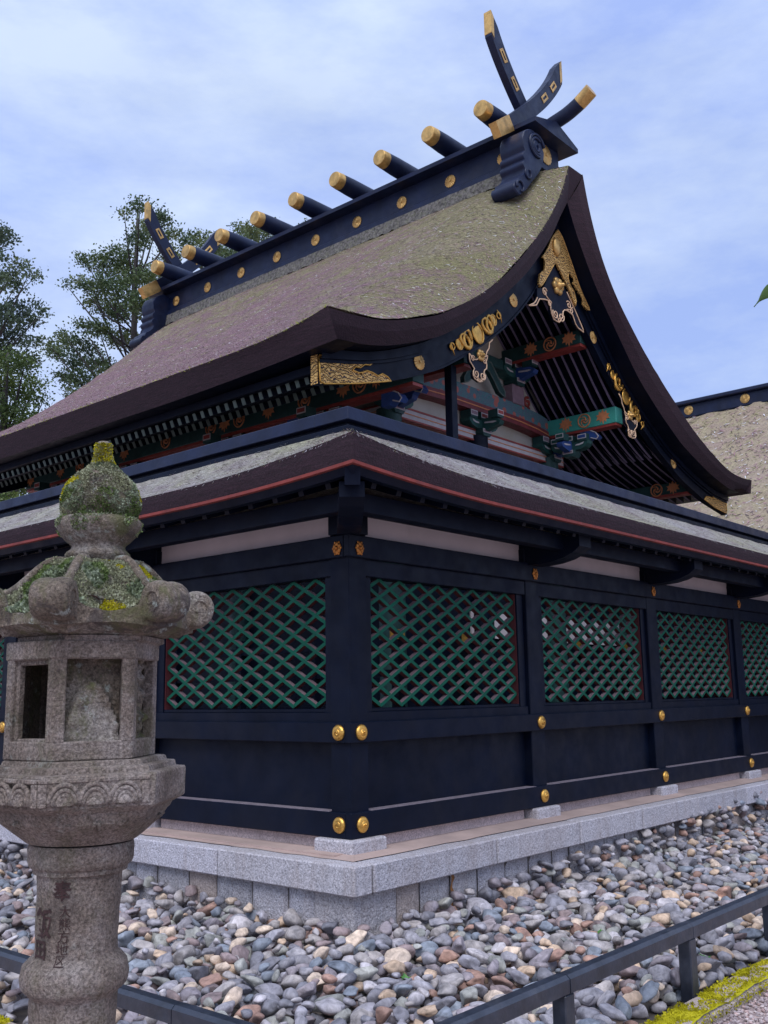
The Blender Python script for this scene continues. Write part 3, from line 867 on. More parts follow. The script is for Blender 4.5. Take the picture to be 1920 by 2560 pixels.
# ================================================================== MAIN SHRINE HALL
hall = thing('shrine_hall', 'large black and gold shrine hall with thatched gable roof and crossed ridge finials', 'shrine', loc=(4.81, 4.79, 0.19))
UC = 4.81                     # axis of the ridge
V0, V1 = 0.85, 8.73           # verge planes, near and far
LT = [(0.70, 4.192), (0.863, 4.202), (1.155, 4.233), (1.463, 4.295), (2.158, 4.549), (2.805, 4.95), (3.221, 5.261), (3.519, 5.547), (3.838, 5.873), (4.246, 6.35), (4.513, 6.769), (4.66, 7.09)]
LB = [(0.80, 3.965), (0.866, 3.991), (1.105, 4.033), (1.47, 4.098), (1.796, 4.206), (2.306, 4.412), (2.964, 4.811), (3.388, 5.142), (3.847, 5.536), (4.179, 5.888), (4.467, 6.237), (4.568, 6.415), (4.80, 6.73)]
RT = [(4.981, 7.095), (5.051, 6.806), (5.149, 6.541), (5.315, 6.188), (5.612, 5.804), (5.932, 5.541), (6.292, 5.259), (6.662, 5.019), (7.143, 4.751), (7.581, 4.518), (8.091, 4.318), (8.628, 4.152), (9.1, 4.11), (9.514, 4.144)]
RB = [(4.804, 6.728), (4.927, 6.473), (5.099, 6.223), (5.342, 5.893), (5.723, 5.526), (6.09, 5.183), (6.338, 4.954), (6.853, 4.639), (7.47, 4.321), (8.25, 4.08), (8.881, 3.949), (9.45, 3.94)]
PM = [(0.70, 4.095), (1.2, 4.40), (1.7, 4.73), (2.1, 5.02), (2.55, 5.36), (3.12, 5.86), (3.65, 6.37), (4.02, 6.72), (4.40, 7.03), (4.66, 7.20)]
NS = 48
lt = smooth_curve(LT, NS, 3); pm = smooth_curve(PM, NS, 3)
rtc = smooth_curve(RT, NS, 3); lb = smooth_curve(LB, NS, 2); rb = smooth_curve(RB, NS, 2)
prm = rtc.copy()                                    # main profile of the far slope
tt = np.linspace(0, 1, NS)
prm[:, 0] += 0.12*np.sin(np.pi*tt); prm[:, 1] += 0.42*np.sin(np.pi*tt)**0.9
def gfun(v, w=1.15):
    d = min(v-V0, V1-v)
    t = min(1.0, max(0.0, d/w))
    return 1-(1-t)**2.3
VS = sorted(set([V0+1.3*(i/16)**1.4 for i in range(17)] + [V1-1.3*(i/16)**1.4 for i in range(17)] + list(np.linspace(V0+1.3, V1-1.3, 40))))
def eave_lift(v): return 0.03*(max(0, 1-(v-V0)/2.6)**2 + max(0, 1-(V1-v)/2.6)**2)
def slope_pt(edge, main, i, v, k=1.0):
    g_ = gfun(v)
    u = edge[i, 0]*(1-g_) + main[i, 0]*g_
    z = edge[i, 1]*(1-g_) + main[i, 1]*g_
    return u, z
def slope(edge, main, name, flip):
    mb = MB(); m = NS
    vs = []
    for v in VS:
        for i in range(NS):
            u, z = slope_pt(edge, main, i, v)
            e = i/(NS-1) if not flip else 1-i/(NS-1)
            z += 0.030*noise.noise(Vector((u*1.3, v*1.3, 2))) * min(1, e*4) + 0.012*noise.noise(Vector((u*7, v*7, 4))) + 0.006*noise.noise(Vector((u*22, v*22, 9)))
            if not flip: z += eave_lift(v)*(1-e)**2*0.6
            vs.append((u, v, z))
    mb.add(vs, [(j*m+i, j*m+i+1, (j+1)*m+i+1, (j+1)*m+i) for j in range(len(VS)-1) for i in range(NS-1)])
    return mb.build(name, 'thatch', hall, smooth=True)
roofL = slope(lt, pm, 'roof_slope', False)
roofR = slope(rtc, prm, 'roof_slope', True)
mb = MB()                                           # strip of thatch over the top, under the ridge box
A = []; B = []
for v in VS:
    u, z = slope_pt(lt, pm, NS-1, v); A.append((u, v, z)); u, z = slope_pt(rtc, prm, 0, v); B.append((u, v, z))
mb.strip(A, B); mb.build('roof_top', 'thatch', hall, smooth=True)
# thick cut edge of the thatch: verge, both gables, and the eaves
def verge(curve_t, curve_b, v_t, v_b, v_in):
    mb = MB()
    T = [(u, v_t, z-0.004) for u, z in curve_t]; Bm = [(u, v_b, z) for u, z in curve_b]
    M1 = [tuple(0.55*np.array(a)+0.45*np.array(b)+np.array((0, (v_b-v_t)*-0.12, 0))) for a, b in zip(T, Bm)]
    I = [(u, v_in, z) for u, z in curve_b]
    mb.strip(T, M1); mb.strip(M1, Bm); mb.strip(Bm, I, 1)
    return mb
for vt, vb, vi in ((V0-0.004, V0+0.12, 1.30), (V1+0.004, V1-0.12, V1-0.45)):
    verge(lt, lb, vt, vb, vi).build('verge_thatch', ['thatch_edge', 'lacquer'], roofL, smooth=True, auto=40)
    verge(rtc, rb, vt, vb, vi).build('verge_thatch', ['thatch_edge', 'lacquer'], roofR, smooth=True, auto=40)
    mb = MB()
    mb.add([(4.66, vt, 7.09), (4.981, vt, 7.095), (4.804, vb, 6.728)], [(0, 1, 2)])
    mb.build('verge_peak', 'thatch_edge', roofL)
mb = MB()
E0 = [(0.693, v, slope_pt(lt, pm, 0, v)[1]+eave_lift(v)*0.6-0.003) for v in VS]
E1 = [(0.735, v, 4.01+eave_lift(v)*2.4) for v in VS]
E2 = [(0.80, v, 3.885+eave_lift(v)*2.4) for v in VS]
E3 = [(1.05, v, 3.91+eave_lift(v)*2.4) for v in VS]
mb.strip(E0, E1); mb.strip(E1, E2)
mb.build('eave_thatch', 'thatch_edge', roofL, smooth=True, auto=40)
mb = MB(); mb.strip(E2, E3); mb.build('eave_soffit', 'lacquer', roofL)
mb = MB(); E = [(9.514, v, 4.14) for v in VS]; F = [(9.44, v, 3.93) for v in VS]; G = [(9.1, v, 3.96) for v in VS]
mb.strip(E, F); mb.strip(F, G); mb.build('eave_thatch', 'thatch_edge', roofR, smooth=True, auto=40)
# roof deck seen from below
mb = MB()
for cv in (lb, rb):
    mb.strip([(u, 1.28, z-0.01) for u, z in cv], [(u, V1-0.3, z-0.01) for u, z in cv])
mb.build('roof_deck', 'lacquer', hall, smooth=True)
# bark shreds and moss flecks over the near slope
mb = MB()
for q in range(42000):
    fi = random.random()**0.85*(NS-1.01); i = int(fi); fr_ = fi-i
    v = V0 + (V1-V0)*random.random()**1.25
    ua, za = slope_pt(lt, pm, i, v); ub, zb = slope_pt(lt, pm, i+1, v)
    u, z = ua+(ub-ua)*fr_, za+(zb-za)*fr_
    z += 0.030*noise.noise(Vector((u*1.3, v*1.3, 2)))*min(1, fi/(NS-1)*4) + 0.012*noise.noise(Vector((u*7, v*7, 4))) + eave_lift(v)*(1-fi/(NS-1))**2*0.6
    dn = Vector((ua-ub, 0, za-zb)).normalized(); nn = Vector((za-zb, 0, ub-ua)).normalized()
    if nn.z < 0: nn = -nn
    if v < V0+0.8: nn = (nn + Vector((0, -0.9*(1-(v-V0)/0.8), 0))).normalized()
    d = (dn*random.uniform(-.2, 1) + Vector((0, random.uniform(-1, 1)*1.1, 0)))
    d = d - nn*d.dot(nn)
    mv = noise.noise(Vector((u*1.5, v*0.8, z*1.5))) + 0.45*(3.4-u)/3 - (0.5 if v < 1.9 else 0)
    d = d.normalized(); s2 = d.cross(nn).normalized()
    L = random.uniform(.016, .055); w = random.uniform(.0015, .0042)
    a = Vector((u, v, z+0.004)) - d*L/2; b = a + d*L + nn*random.uniform(0, .008)
    r_ = random.random()
    mi = (2 if r_ < .58 else 0 if r_ < .65 else 3 if r_ < .82 else 1) if mv > 0.05 else (1 if r_ < .66 else 3 if r_ < .84 else 2 if r_ < .96 else 0)
    mb.add([a-s2*w, a+s2*w, b+s2*w*.5, b-s2*w*.5], [(0, 1, 2, 3)], mi)
tag(mb.build('straw', STRAW, roofL, norm=False), kind='stuff')
mb = MB()                                           # yellow-green moss along the eave edge
for q in range(4200):
    v = V0 + (V1-V0)*random.random()**1.1
    if noise.noise(Vector((v*2.2, 0, 7))) + random.uniform(-.4, .5) < 0: continue
    p = Vector((0.69+random.uniform(-.004, .05)**1, v, slope_pt(lt, pm, 0, v)[1]+eave_lift(v)*0.6+random.uniform(-.015, .012)))
    d = Vector((random.uniform(-1, .4), random.uniform(-1, 1), random.uniform(-.2, 1))).normalized()
    s2 = d.orthogonal().normalized(); L = random.uniform(.010, .028)
    mb.add([p-s2*.004, p+s2*.004, p+d*L], [(0, 1, 2)])
tag(mb.build('eave_moss', 'moss_eave', roofL, norm=False), kind='stuff')

# ---- ridge box, cap, crests, logs
mb = MB(); mb.box(4.50, 5.12, 1.24, V1-0.40, 7.25, 7.60, 0, 0.006); RIDGE = mb.build('ridge_box', 'lacquer_skylit', hall)
mb = MB(); mb.box(4.455, 5.165, 1.20, V1-0.36, 7.20, 7.285, 0, 0.008); mb.build('ridge_rail', 'lacquer_skylit', RIDGE)
mb = MB()
CAPP = [(4.33, 7.60), (4.33, 7.655), (4.81, 7.80), (5.29, 7.655), (5.29, 7.60)]
mb.prism(CAPP, lambda u, z, v: (u, v, z), 1.06, V1-0.22); mb.build('ridge_cap', 'lacquer_skylit', RIDGE)
mb = MB()                                           # mossy packed bark under the ridge
n = 160
vs_ = np.linspace(1.3, V1-0.45, n)
mb.strip([(4.44+0.012*noise.noise(Vector((v*9, 1, 1))), v, 7.205) for v in vs_], [(4.415+0.03*noise.noise(Vector((v*7, 2, 1))), v, 7.035+0.03*noise.noise(Vector((v*11, 5, 1)))) for v in vs_])
plain('old_bark', (0.13, 0.12, 0.11), 0.95, var=0.75, scale=26, bs=0.9, bscale=45, bd=0.03, dirt=(0.22, 0.23, 0.13), dirt_amt=0.6)
mb.build('ridge_bedding', 'old_bark', RIDGE, smooth=True)
def chrys(rad, petals=16, th=0.014):
    mb = MB(); n = petals*4
    ring = [rad*(0.93+0.07*abs(math.cos(petals/2*2*math.pi*i/n))) for i in range(n)]
    vs = [(0, 0, th*1.1)]
    for fr_, zz in ((0.30, th*1.15), (0.86, th), (1.0, th*0.5), (1.0, 0)):
        for i in range(n):
            t = 2*math.pi*i/n
            dz = -0.16*th*(1-abs(math.cos(petals/2*t))) if 0.2 < fr_ < 0.95 else 0
            vs.append((ring[i]*fr_*math.cos(t), ring[i]*fr_*math.sin(t), zz+dz*2))
    fs = [(0, 1+i, 1+(i+1) % n) for i in range(n)]
    for k in range(3):
        fs += [(1+k*n+i, 1+(k+1)*n+i, 1+(k+1)*n+(i+1) % n, 1+k*n+(i+1) % n) for i in range(n)]
    mb.add(vs, fs)
    mb.lathe([(rad*.2, th), (rad*.17, th*1.7), (rad*.03, th*1.9)], 12)
    return mb.mesh('crest', 'gold_pale', smooth=True, auto=35)
CH = chrys(0.082)
for k in range(9):
    link('crest', CH, RIDGE, M=face_M('l', 1.63+0.79*k, 4.497, 7.42))
link('crest', chrys(0.125), RIDGE, M=face_M('r', 4.82, 1.236, 7.445))
link('crest', CH, RIDGE, M=Matrix.Translation((4.82, V1-0.395, 7.445)) @ Matrix.Rotation(-math.pi/2, 4, 'X'))
def log_mesh():
    mb = MB()
    P = [(-0.74, .100), (-0.70, .107), (-0.45, .119), (0, .125), (0.45, .119), (0.70, .107), (0.74, .100)]
    n = 24; vs = []
    for x, r in P:
        for i in range(n):
            t = 2*math.pi*i/n; vs.append((x, r*math.cos(t), r*math.sin(t)))
    fs = [(j*n+i, j*n+(i+1) % n, (j+1)*n+(i+1) % n, (j+1)*n+i) for j in range(len(P)-1) for i in range(n)]
    mb.add(vs, fs)
    return mb.mesh('ridge_log', 'lacquer_skylit', smooth=True)
def logcap_mesh():
    mb = MB(); n = 24; vs = []
    for x, r in ((-0.64, .1125), (-0.742, .1035), (-0.752, .097), (-0.754, .085), (-0.754, .03), (-0.754, 0.001)):
        for i in range(n):
            t = 2*math.pi*i/n; vs.append((x, r*math.cos(t), r*math.sin(t)))
    mb.add(vs, [(j*n+i, j*n+(i+1) % n, (j+1)*n+(i+1) % n, (j+1)*n+i) for j in range(5) for i in range(n)])
    return mb.mesh('end_cap', 'gold_pale', smooth=True, auto=40)
LOG, LCAP = log_mesh(), logcap_mesh()
for k in range(9):
    lo = link('ridge_log', LOG, hall, M=Matrix.Translation((UC, 1.63+0.79*k, 7.872)))
    link('end_cap', LCAP, lo, M=Matrix.Translation((UC, 1.63+0.79*k, 7.872)))
    link('end_cap', LCAP, lo, M=Matrix.Translation((UC, 1.63+0.79*k, 7.872)) @ Matrix.Rotation(math.pi, 4, 'Z'))
    mb = MB(); mb.box(UC-0.28, UC+0.28, 1.63+0.79*k-0.06, 1.63+0.79*k+0.06, 7.66, 7.80); mb.build('log_saddle', 'lacquer', lo)
# ---- crossed finials: curved boards with gold tips and gold-rimmed slots
def finial(vc, dv, mirror, sgn):
    cen = [(-0.80, 7.47), (-0.62, 7.60), (-0.35, 7.81), (-0.05, 8.07), (0.22, 8.33), (0.44, 8.58), (0.60, 8.80), (0.70, 8.98)]
    C = smooth_curve(cen, 26, 2)
    tg = np.gradient(C, axis=0); tg /= np.linalg.norm(tg, axis=1)[:, None]
    nm = np.stack([-tg[:, 1], tg[:, 0]], 1)
    w = np.interp(np.linspace(0, 1, 26), [0, .3, 1], [.085, .095, .105])
    up_ = C + nm*w[:, None]; dn_ = C - nm*w[:, None]
    up_[:, 0] = np.minimum(up_[:, 0], 0.70); dn_[:, 0] = np.minimum(dn_[:, 0], 0.70); up_[-1] = (0.70, 9.10); dn_[-1] = (0.70, 8.82)   # upright cut at the top
    def P(q, v): return (UC + (q[0] if not mirror else -q[0]), v, q[1])
    def seg(i0, i1, pr, name, mat, parent):
        mb = MB(); n = i1-i0+1
        up_s, dn_s = up_.copy(), dn_.copy()
        if pr: up_[i0] = up_[i0]-tg[i0]*.006; dn_[i0] = dn_[i0]-tg[i0]*.006
        U0 = [P(up_[i]+nm[i]*pr, vc-dv-pr) for i in range(i0, i1+1)]; D0 = [P(dn_[i]-nm[i]*pr, vc-dv-pr) for i in range(i0, i1+1)]
        U1 = [P(up_[i]+nm[i]*pr, vc+dv+pr) for i in range(i0, i1+1)]; D1 = [P(dn_[i]-nm[i]*pr, vc+dv+pr) for i in range(i0, i1+1)]
        mb.strip(U0, D0); mb.strip(U1, D1); mb.strip(U0, U1); mb.strip(D0, D1)
        mb.add([U0[0], D0[0], D1[0], U1[0]], [(0, 1, 2, 3)]); mb.add([U0[-1], D0[-1], D1[-1], U1[-1]], [(0, 1, 2, 3)])
        up_[:], dn_[:] = up_s, dn_s
        return mb.build(name, mat, parent)
    root = seg(0, 25, 0, 'crossed_finial', 'lacquer_skylit', hall)
    tip = MB(); pr = 0.004
    a, b_, e = up_[-1], dn_[-1], 0.022
    for q0, q1 in ((vc-dv-pr, vc+dv+pr),):
        tip.add([P(a+np.array((.004, .004)), q0), P(b_+np.array((.004, -.003)), q0), P(b_+np.array((.004, -.003)), q1), P(a+np.array((.004, .004)), q1)], [(0, 1, 2, 3)])
        for v_ in (q0, q1):
            tip.add([P(a+np.array((.004, .004)), v_), P(b_+np.array((.004, -.003)), v_), P(b_+np.array((-.05, -.06)), v_), P(a+np.array((-.05, -.06)), v_)], [(0, 1, 2, 3)])
        tip.add([P(b_+np.array((.004, -.003)), q0), P(b_+np.array((-.05, -.085)), q0), P(b_+np.array((-.05, -.085)), q1), P(b_+np.array((.004, -.003)), q1)], [(0, 1, 2, 3)])
    tip.build('gold_tip', 'gold_pale', root)
    seg(0, 4, 0.004, 'gold_foot', 'gold_pale', root)
    for i in (16, 20):                               # slots
        for face, v_ in ((-1, vc-dv), (1, vc+dv)):
            mb = MB(); a_ = Vector((tg[i][0], 0, tg[i][1])); c2 = Vector((nm[i][0], 0, nm[i][1]))
            if mirror: a_.x, c2.x = -a_.x, -c2.x
            o_ = Vector(P(C[i], v_)); out = Vector((0, face, 0))
            M = Matrix((( a_.x, c2.x, 0, o_.x), (0, 0, face, o_.y), (a_.z, c2.z, 0, o_.z), (0, 0, 0, 1)))
            for (x0, x1, y0, y1) in ((-.085, .085, .016, .042), (-.085, .085, -.042, -.016), (-.085, -.054, -.016, .016), (.054, .085, -.016, .016)):
                mb.box(x0, x1, y0, y1, 0.0, 0.008, 0, 0.002, M)
            mb.build('slot_rim', 'gold_pale', root)
finial(1.40, 0.048, False, 1); finial(1.51, 0.048, True, 1)
finial(V1-0.55, 0.048, False, 1); finial(V1-0.45, 0.048, True, 1)
# ---- round bird-rest beam at the ridge end
for sgn, ve in ((-1, 1.2), (1, V1-0.35)):
    ctr = [(0, 7.86), (0.22, 7.90), (0.40, 7.97), (0.56, 8.07)]
    pts = smooth_curve(ctr, 14, 2)
    mb = MB(); mb.tube([(UC+0.10, ve+sgn*d, z) for d, z in pts], [0.085]*14, 16)
    br = mb.build('ridge_end_beam', 'lacquer_skylit', hall, smooth=True, auto=50)
    mb = MB(); mb.tube([(UC+0.10, ve+sgn*d, z) for d, z in pts[9:]]+[(UC+0.10, ve+sgn*(pts[-1][0]+.006), pts[-1][1]+.003)], [0.088]*6, 16)
    mb.build('end_cap', 'gold_pale', br, smooth=True, auto=50)
# ---- scrolled ridge-end ornaments lying on the slope
FIN = [(4.40, 7.54), (4.31, 7.48), (4.265, 7.38), (4.27, 7.27), (4.305, 7.215), (4.26, 7.19), (4.25, 7.14), (4.295, 7.10), (4.25, 7.075), (4.24, 7.03), (4.285, 6.985), (4.27, 6.93), (4.20, 6.86), (4.125, 6.81), (4.13, 6.775), (4.06, 6.74), (4.035, 6.68), (4.07, 6.625), (4.15, 6.605), (4.28, 6.72), (4.42, 6.88), (4.56, 7.03), (4.68, 7.2), (4.72, 7.36), (4.66, 7.49), (4.56, 7.56), (4.47, 7.57)]
def fin(v0, v1, face):
    P = smooth_curve(FIN+[FIN[0]], 120, 1)
    for mir in (False, True):
        fu = (lambda u: u-0.09) if not mir else (lambda u: 2*UC-u+0.16); dz_ = -0.02 if not mir else -0.34
        mb = MB()
        steps = [(0, 0.97), (0.05, 1.0), (0.95, 1.0), (1.0, 0.97)]
        c0 = P.mean(0); rings = []
        for t, s2 in steps:
            rings.append([(fu(c0[0]+(u-c0[0])*s2), v0+(v1-v0)*t, dz_+c0[1]+(z-c0[1])*s2) for u, z in P])
        for a, b_ in zip(rings[:-1], rings[1:]): mb.strip(a, b_)
        mb.add(rings[0][:-1], [tuple(range(len(P)-1))]); mb.add(rings[-1][:-1], [tuple(range(len(P)-1))])
        o = mb.build('ridge_scroll', 'lacquer_skylit', hall, smooth=True, auto=35)
        vf = v0 if face < 0 else v1
        mb = MB()
        for (cu, cz, r0, tr, st, dr) in ((4.545, 7.37, 0.165, 0.016, 0.3, 1), (4.545, 7.37, 0.115, 0.014, 0.9, 1), (4.545, 7.37, 0.065, 0.014, 2.2, 1), (4.16, 6.72, 0.075, 0.014, 3.6, -1), (4.33, 6.95, 0.07, 0.012, 1.0, -1)):
            pts = []
            for k in range(22):
                t = st + dr*k*0.24; r_ = r0*(1-0.30*k/22)
                pts.append((fu(cu+r_*math.cos(t)), vf+face*0.006, dz_+cz+r_*math.sin(t)))
            m_ = MB(); m_.tube(pts, tr*1.25, 6); m_.build('scroll_relief', 'lacquer_skylit', o, smooth=True)
fin(1.14, 1.46, -1); fin(V1-0.62, V1-0.30, 1)

# ---- bargeboards with their gold fittings
BL = [(0.93, 3.683), (1.882, 3.935), (2.232, 4.067), (2.618, 4.228), (3.243, 4.596), (3.717, 4.937), (3.992, 5.178), (4.196, 5.373), (4.365, 5.561), (4.60, 5.85), (4.81, 6.10)]
BR = [(4.81, 6.10), (5.02, 5.88), (5.246, 5.64), (5.58, 5.32), (6.012, 4.945), (6.641, 4.561), (7.19, 4.252), (7.891, 3.947), (8.6, 3.76), (9.36, 3.655)]
for (vb0, vb1, sgn) in ((1.205, 1.275, -1), (V1-0.425, V1-0.355, 1)):
    for crv, und in ((BL, lb), (BR, rb)):
        bt = smooth_curve(crv, 50, 2)
        tp = np.array([(u, min(z+0.33, np.interp(u, und[:, 0], und[:, 1])-0.004)) for u, z in bt])
        tp[:, 1] = np.interp(bt[:, 0], und[:, 0], und[:, 1]) - 0.006
        f0 = vb0 if sgn < 0 else vb1
        f1 = vb1 if sgn < 0 else vb0
        mb = MB()
        Fb = [(u, f0, z) for u, z in bt]; Ft = [(u, f0, z) for u, z in tp]
        Bb = [(u, f1, z) for u, z in bt]; Bt = [(u, f1, z) for u, z in tp]
        mb.strip(Fb, Ft); mb.strip(Bb, Bt); mb.strip(Fb, Bb); mb.strip(Ft, Bt)
        mb.add([Fb[0], Ft[0], Bt[0], Bb[0]], [(0, 1, 2, 3)]); mb.add([Fb[-1], Ft[-1], Bt[-1], Bb[-1]], [(0, 1, 2, 3)])
        bo = mb.build('bargeboard', 'lacquer', hall)
        mb = MB()                                     # mouldings: upper fillet and lower bead
        for z_a, z_b, pr in ((0.70, 0.98, 0.05), (0.60, 0.70, 0.025), (0.0, 0.055, 0.012)):
            A = [(u, f0+sgn*pr, z0+(z1-z0)*z_a) for (u, z0), (_, z1) in zip(bt, tp)]
            B = [(u, f0+sgn*pr, z0+(z1-z0)*z_b) for (u, z0), (_, z1) in zip(bt, tp)]
            A2 = [(u, f0, z) for u, _, z in A]; B2 = [(u, f0, z) for u, _, z in B]
            mb.strip(A, B); mb.strip(A, A2); mb.strip(B, B2)
        mb.build('moulding', 'lacquer', bo)
        if sgn < 0:
            if crv is BL: BOARD_L = bo
            else: BOARD_R = bo
YG = 1.203
def plate(poly, name, mat, parent, th=0.008, y=YG):
    mb = MB(); mb.prism(poly, lambda u, z, d: (u, y-d, z), 0.0, th)
    o = mb.build(name, mat, parent)
    bpy_tri(o)
    return o
def bpy_tri(o):
    bm = bmesh.new(); bm.from_mesh(o.data)
    bmesh.ops.triangulate(bm, faces=[f for f in bm.faces if len(f.verts) > 4])
    bm.to_mesh(o.data); bm.free()
def outline(poly, name, mat, parent, r=0.006, y=YG-0.008, closed=True):
    pts = list(poly)+([poly[0]] if closed else [])
    P = resample(pts, max(8, int(len(pts)*2)))
    mb = MB(); mb.tube([(u, y, z) for u, z in P], r, 5)
    return mb.build(name, mat, parent, smooth=True)
CPL = [(0.935,3.935),(1.622,4.085),(1.614,4.031),(1.556,3.999),(1.512,4.006),(1.436,3.947),(1.399,3.964),(1.331,3.904),(1.41,3.901),(1.46,3.887),(1.473,3.93),(1.536,3.949),(1.638,3.943),(1.676,3.93),(1.716,3.966),(1.782,3.964),(1.86,3.928),(1.409,3.800),(0.945,3.69)]
CPR = [(8.77,3.985),(8.982,3.968),(9.36,3.925),(9.355,3.668),(8.95,3.70),(8.58,3.775),(8.66,3.835),(8.78,3.835),(8.86,3.84),(8.93,3.815),(8.89,3.871),(8.796,3.922)]
APX = [(4.845,6.462),(4.928,6.423),(5.02,6.299),(5.158,6.092),(5.282,5.896),(5.396,5.774),(5.512,5.661),(5.455,5.645),(5.35,5.682),(5.34,5.757),(5.222,5.839),(5.139,5.89),(5.171,5.949),(5.045,6.006),(5.02,5.93),(5.063,5.828),(5.131,5.81),(5.19,5.693),(5.164,5.608),(5.04,5.772),(4.914,5.896),(4.757,6.036),(4.626,5.869),(4.481,5.692),(4.402,5.611),(4.373,5.639),(4.407,5.77),(4.451,5.817),(4.5,5.828),(4.524,5.92),(4.522,5.995),(4.466,5.994),(4.545,6.078),(4.619,6.17),(4.696,6.302)]
p_ = plate(CPL, 'corner_fitting', 'gold_fretwork', BOARD_L, 0.012); outline(CPL, 'fitting_rim', 'gold', p_, 0.008, YG-0.013)
mb = MB(); mb.box(0.922, 0.9315, 1.203, 1.28, 3.69, 3.945, 0, 0.002); mb.build('corner_fitting', 'gold_fretwork', BOARD_L)
p_ = plate(CPR, 'corner_fitting', 'gold_fretwork', BOARD_R, 0.012); outline(CPR, 'fitting_rim', 'gold', p_, 0.007, YG-0.013)
p_ = plate(APX, 'peak_fitting', 'gold_fretwork', BOARD_L, 0.02, YG-0.045); outline(APX, 'fitting_rim', 'gold_pale', p_, 0.005, YG-0.066)
mb = MB(); mb.lathe([(0.085, 0), (0.085, 0.012), (0.075, 0.03), (0.05, 0.042), (0.015, 0.046)], 20)
link('peak_boss', mb.mesh('peak_boss', 'gold_pale', smooth=True), p_, M=face_M('r', 4.785, YG-0.062, 6.225) @ Matrix.Diagonal((0.95, 1.35, 1, 1)))
CHB = chrys(0.078)
for u, z, bo in ((2.275, 4.214, BOARD_L), (3.93, 5.33, BOARD_L), (5.66, 5.375, BOARD_R), (7.68, 4.15, BOARD_R)):
    link('crest', CHB, bo, M=face_M('r', u, YG, z))
for u, z in ((4.20, 5.78), (4.36, 5.97)):
    link('crest', CHB, BOARD_L, M=face_M('r', u, YG, z) @ Matrix.Diagonal((.45, .45, 1, 1)))
def knot_chain(pts, bo, name='knot_fitting'):
    """gold chain: pointed tip, ring, crossed loops, oval crest, crossed loops, ring, pointed tip"""
    P = smooth_curve(pts, 41, 2)
    tg = np.gradient(P, axis=0); tg /= np.linalg.norm(tg, axis=1)[:, None]
    nn = np.stack([-tg[:, 1], tg[:, 0]], 1)
    mb = MB()
    def ell(i, a, b_, r, th=0.0, rot=0.0, fill=False):
        c0, t0, n0 = P[i], tg[i], nn[i]
        pts = []
        for k in range(15):
            t = 2*math.pi*k/14
            x, y_ = a*1.3*math.cos(t), b_*math.sin(t)
            x, y_ = x*math.cos(rot)-y_*math.sin(rot), x*math.sin(rot)+y_*math.cos(rot)
            q = c0 + t0*x + n0*y_
            pts.append((q[0], YG-0.012-th, q[1]))
        mb.tube(pts, r, 6)
        if fill: mb.add(pts[:-1] + [(c0[0], YG-0.026-th, c0[1])], [(k, (k+1) % 14, 14) for k in range(14)])
    ell(20, 0.070, 0.110, 0.012, 0.006, 0, True)
    for i, sg in ((12, -1), (28, 1)):
        ell(i, 0.052, 0.098, 0.022, 0.0, 0.5*sg); ell(i+2*sg, 0.044, 0.088, 0.020, 0.004, -0.6*sg)
    for i in (6, 34): ell(i, 0.040, 0.060, 0.010, 0, 0, True)
    for i, sg in ((1, -1), (39, 1)):
        ell(i, 0.030, 0.034, 0.009)
        c0, t0, n0 = P[i], tg[i], nn[i]
        a, b_, e = c0+n0*0.095, c0-n0*0.095, c0+t0*sg*0.02
        mb.tube([(a[0], YG-.012, a[1]), (e[0], YG-.016, e[1]), (b_[0], YG-.012, b_[1])], [.003, .013, .003], 6)
    mb.build(name, 'gold', bo, smooth=True)
knot_chain([(2.762,4.49),(2.90,4.555),(3.05,4.65),(3.21,4.75),(3.36,4.86),(3.51,4.98),(3.64,5.08)], BOARD_L)
knot_chain([(5.974,5.10),(6.10,5.00),(6.25,4.90),(6.40,4.79),(6.53,4.70),(6.68,4.60),(6.836,4.50)], BOARD_R)
# gable pendants: black scroll board edged in gold, with a six-lobed flower
def flower(r):
    mb = MB()
    for k in range(6):
        t = 2*math.pi*k/6
        mb.lathe([(r*.42, 0.0), (r*.44, r*.18), (r*.3, r*.34), (r*.04, r*.4)], 12, (r*.62*math.cos(t), r*.62*math.sin(t), 0))
    mb.lathe([(r*.5, 0), (r*.42, r*.5), (r*.26, r*.62), (r*.24, r*.8), (r*.12, r*.95), (r*.02, r)], 14)
    return mb.mesh('flower_boss', 'gold_pale', smooth=True, auto=50)
def spiral(cu, cz, r, turns, st, dr, y):
    n = int(26*turns); pts = []
    for k in range(n):
        q = k/(n-1); t = st+dr*q*turns*2*math.pi
        pts.append((cu+r*(1-0.82*q)*math.cos(t), y, cz+r*(1-0.82*q)*math.sin(t)))
    return pts
PEND = [(4.378,5.601),(4.51,5.642),(4.757,6.02),(4.881,5.901),(5.022,5.754),(5.165,5.605),(5.213,5.551),(5.389,5.35),(5.23,5.374),(5.165,5.422),(5.154,5.496),(5.018,5.523),(4.913,5.502),(4.905,5.414),(4.811,5.312),(4.695,5.326),(4.637,5.411),(4.659,5.474),(4.581,5.525),(4.4,5.479),(4.353,5.392),(4.169,5.328),(4.315,5.408),(4.369,5.488)]
yp = YG-0.02
po = plate(PEND, 'gable_pendant', 'lacquer', hall, 0.035, yp+0.02)
outline(PEND[4:], 'pendant_rim', 'gold_line', po, 0.0085, yp-0.017, False)
mb = MB()
for a in ((4.74, 5.40, .06, 1.4, 2.6, 1), (4.87, 5.40, .06, 1.4, 0.5, -1), (4.53, 5.60, .055, 1.3, 0.5, 1), (5.05, 5.60, .05, 1.3, 2.6, -1), (5.10, 5.54, .04, 1.2, 2.0, -1), (4.63, 5.49, .04, 1.2, 0.4, 1)):
    m_ = MB(); m_.tube(spiral(*a, yp-0.018), 0.008, 5); m_.build('pendant_scroll', 'gold_line', po, smooth=True)
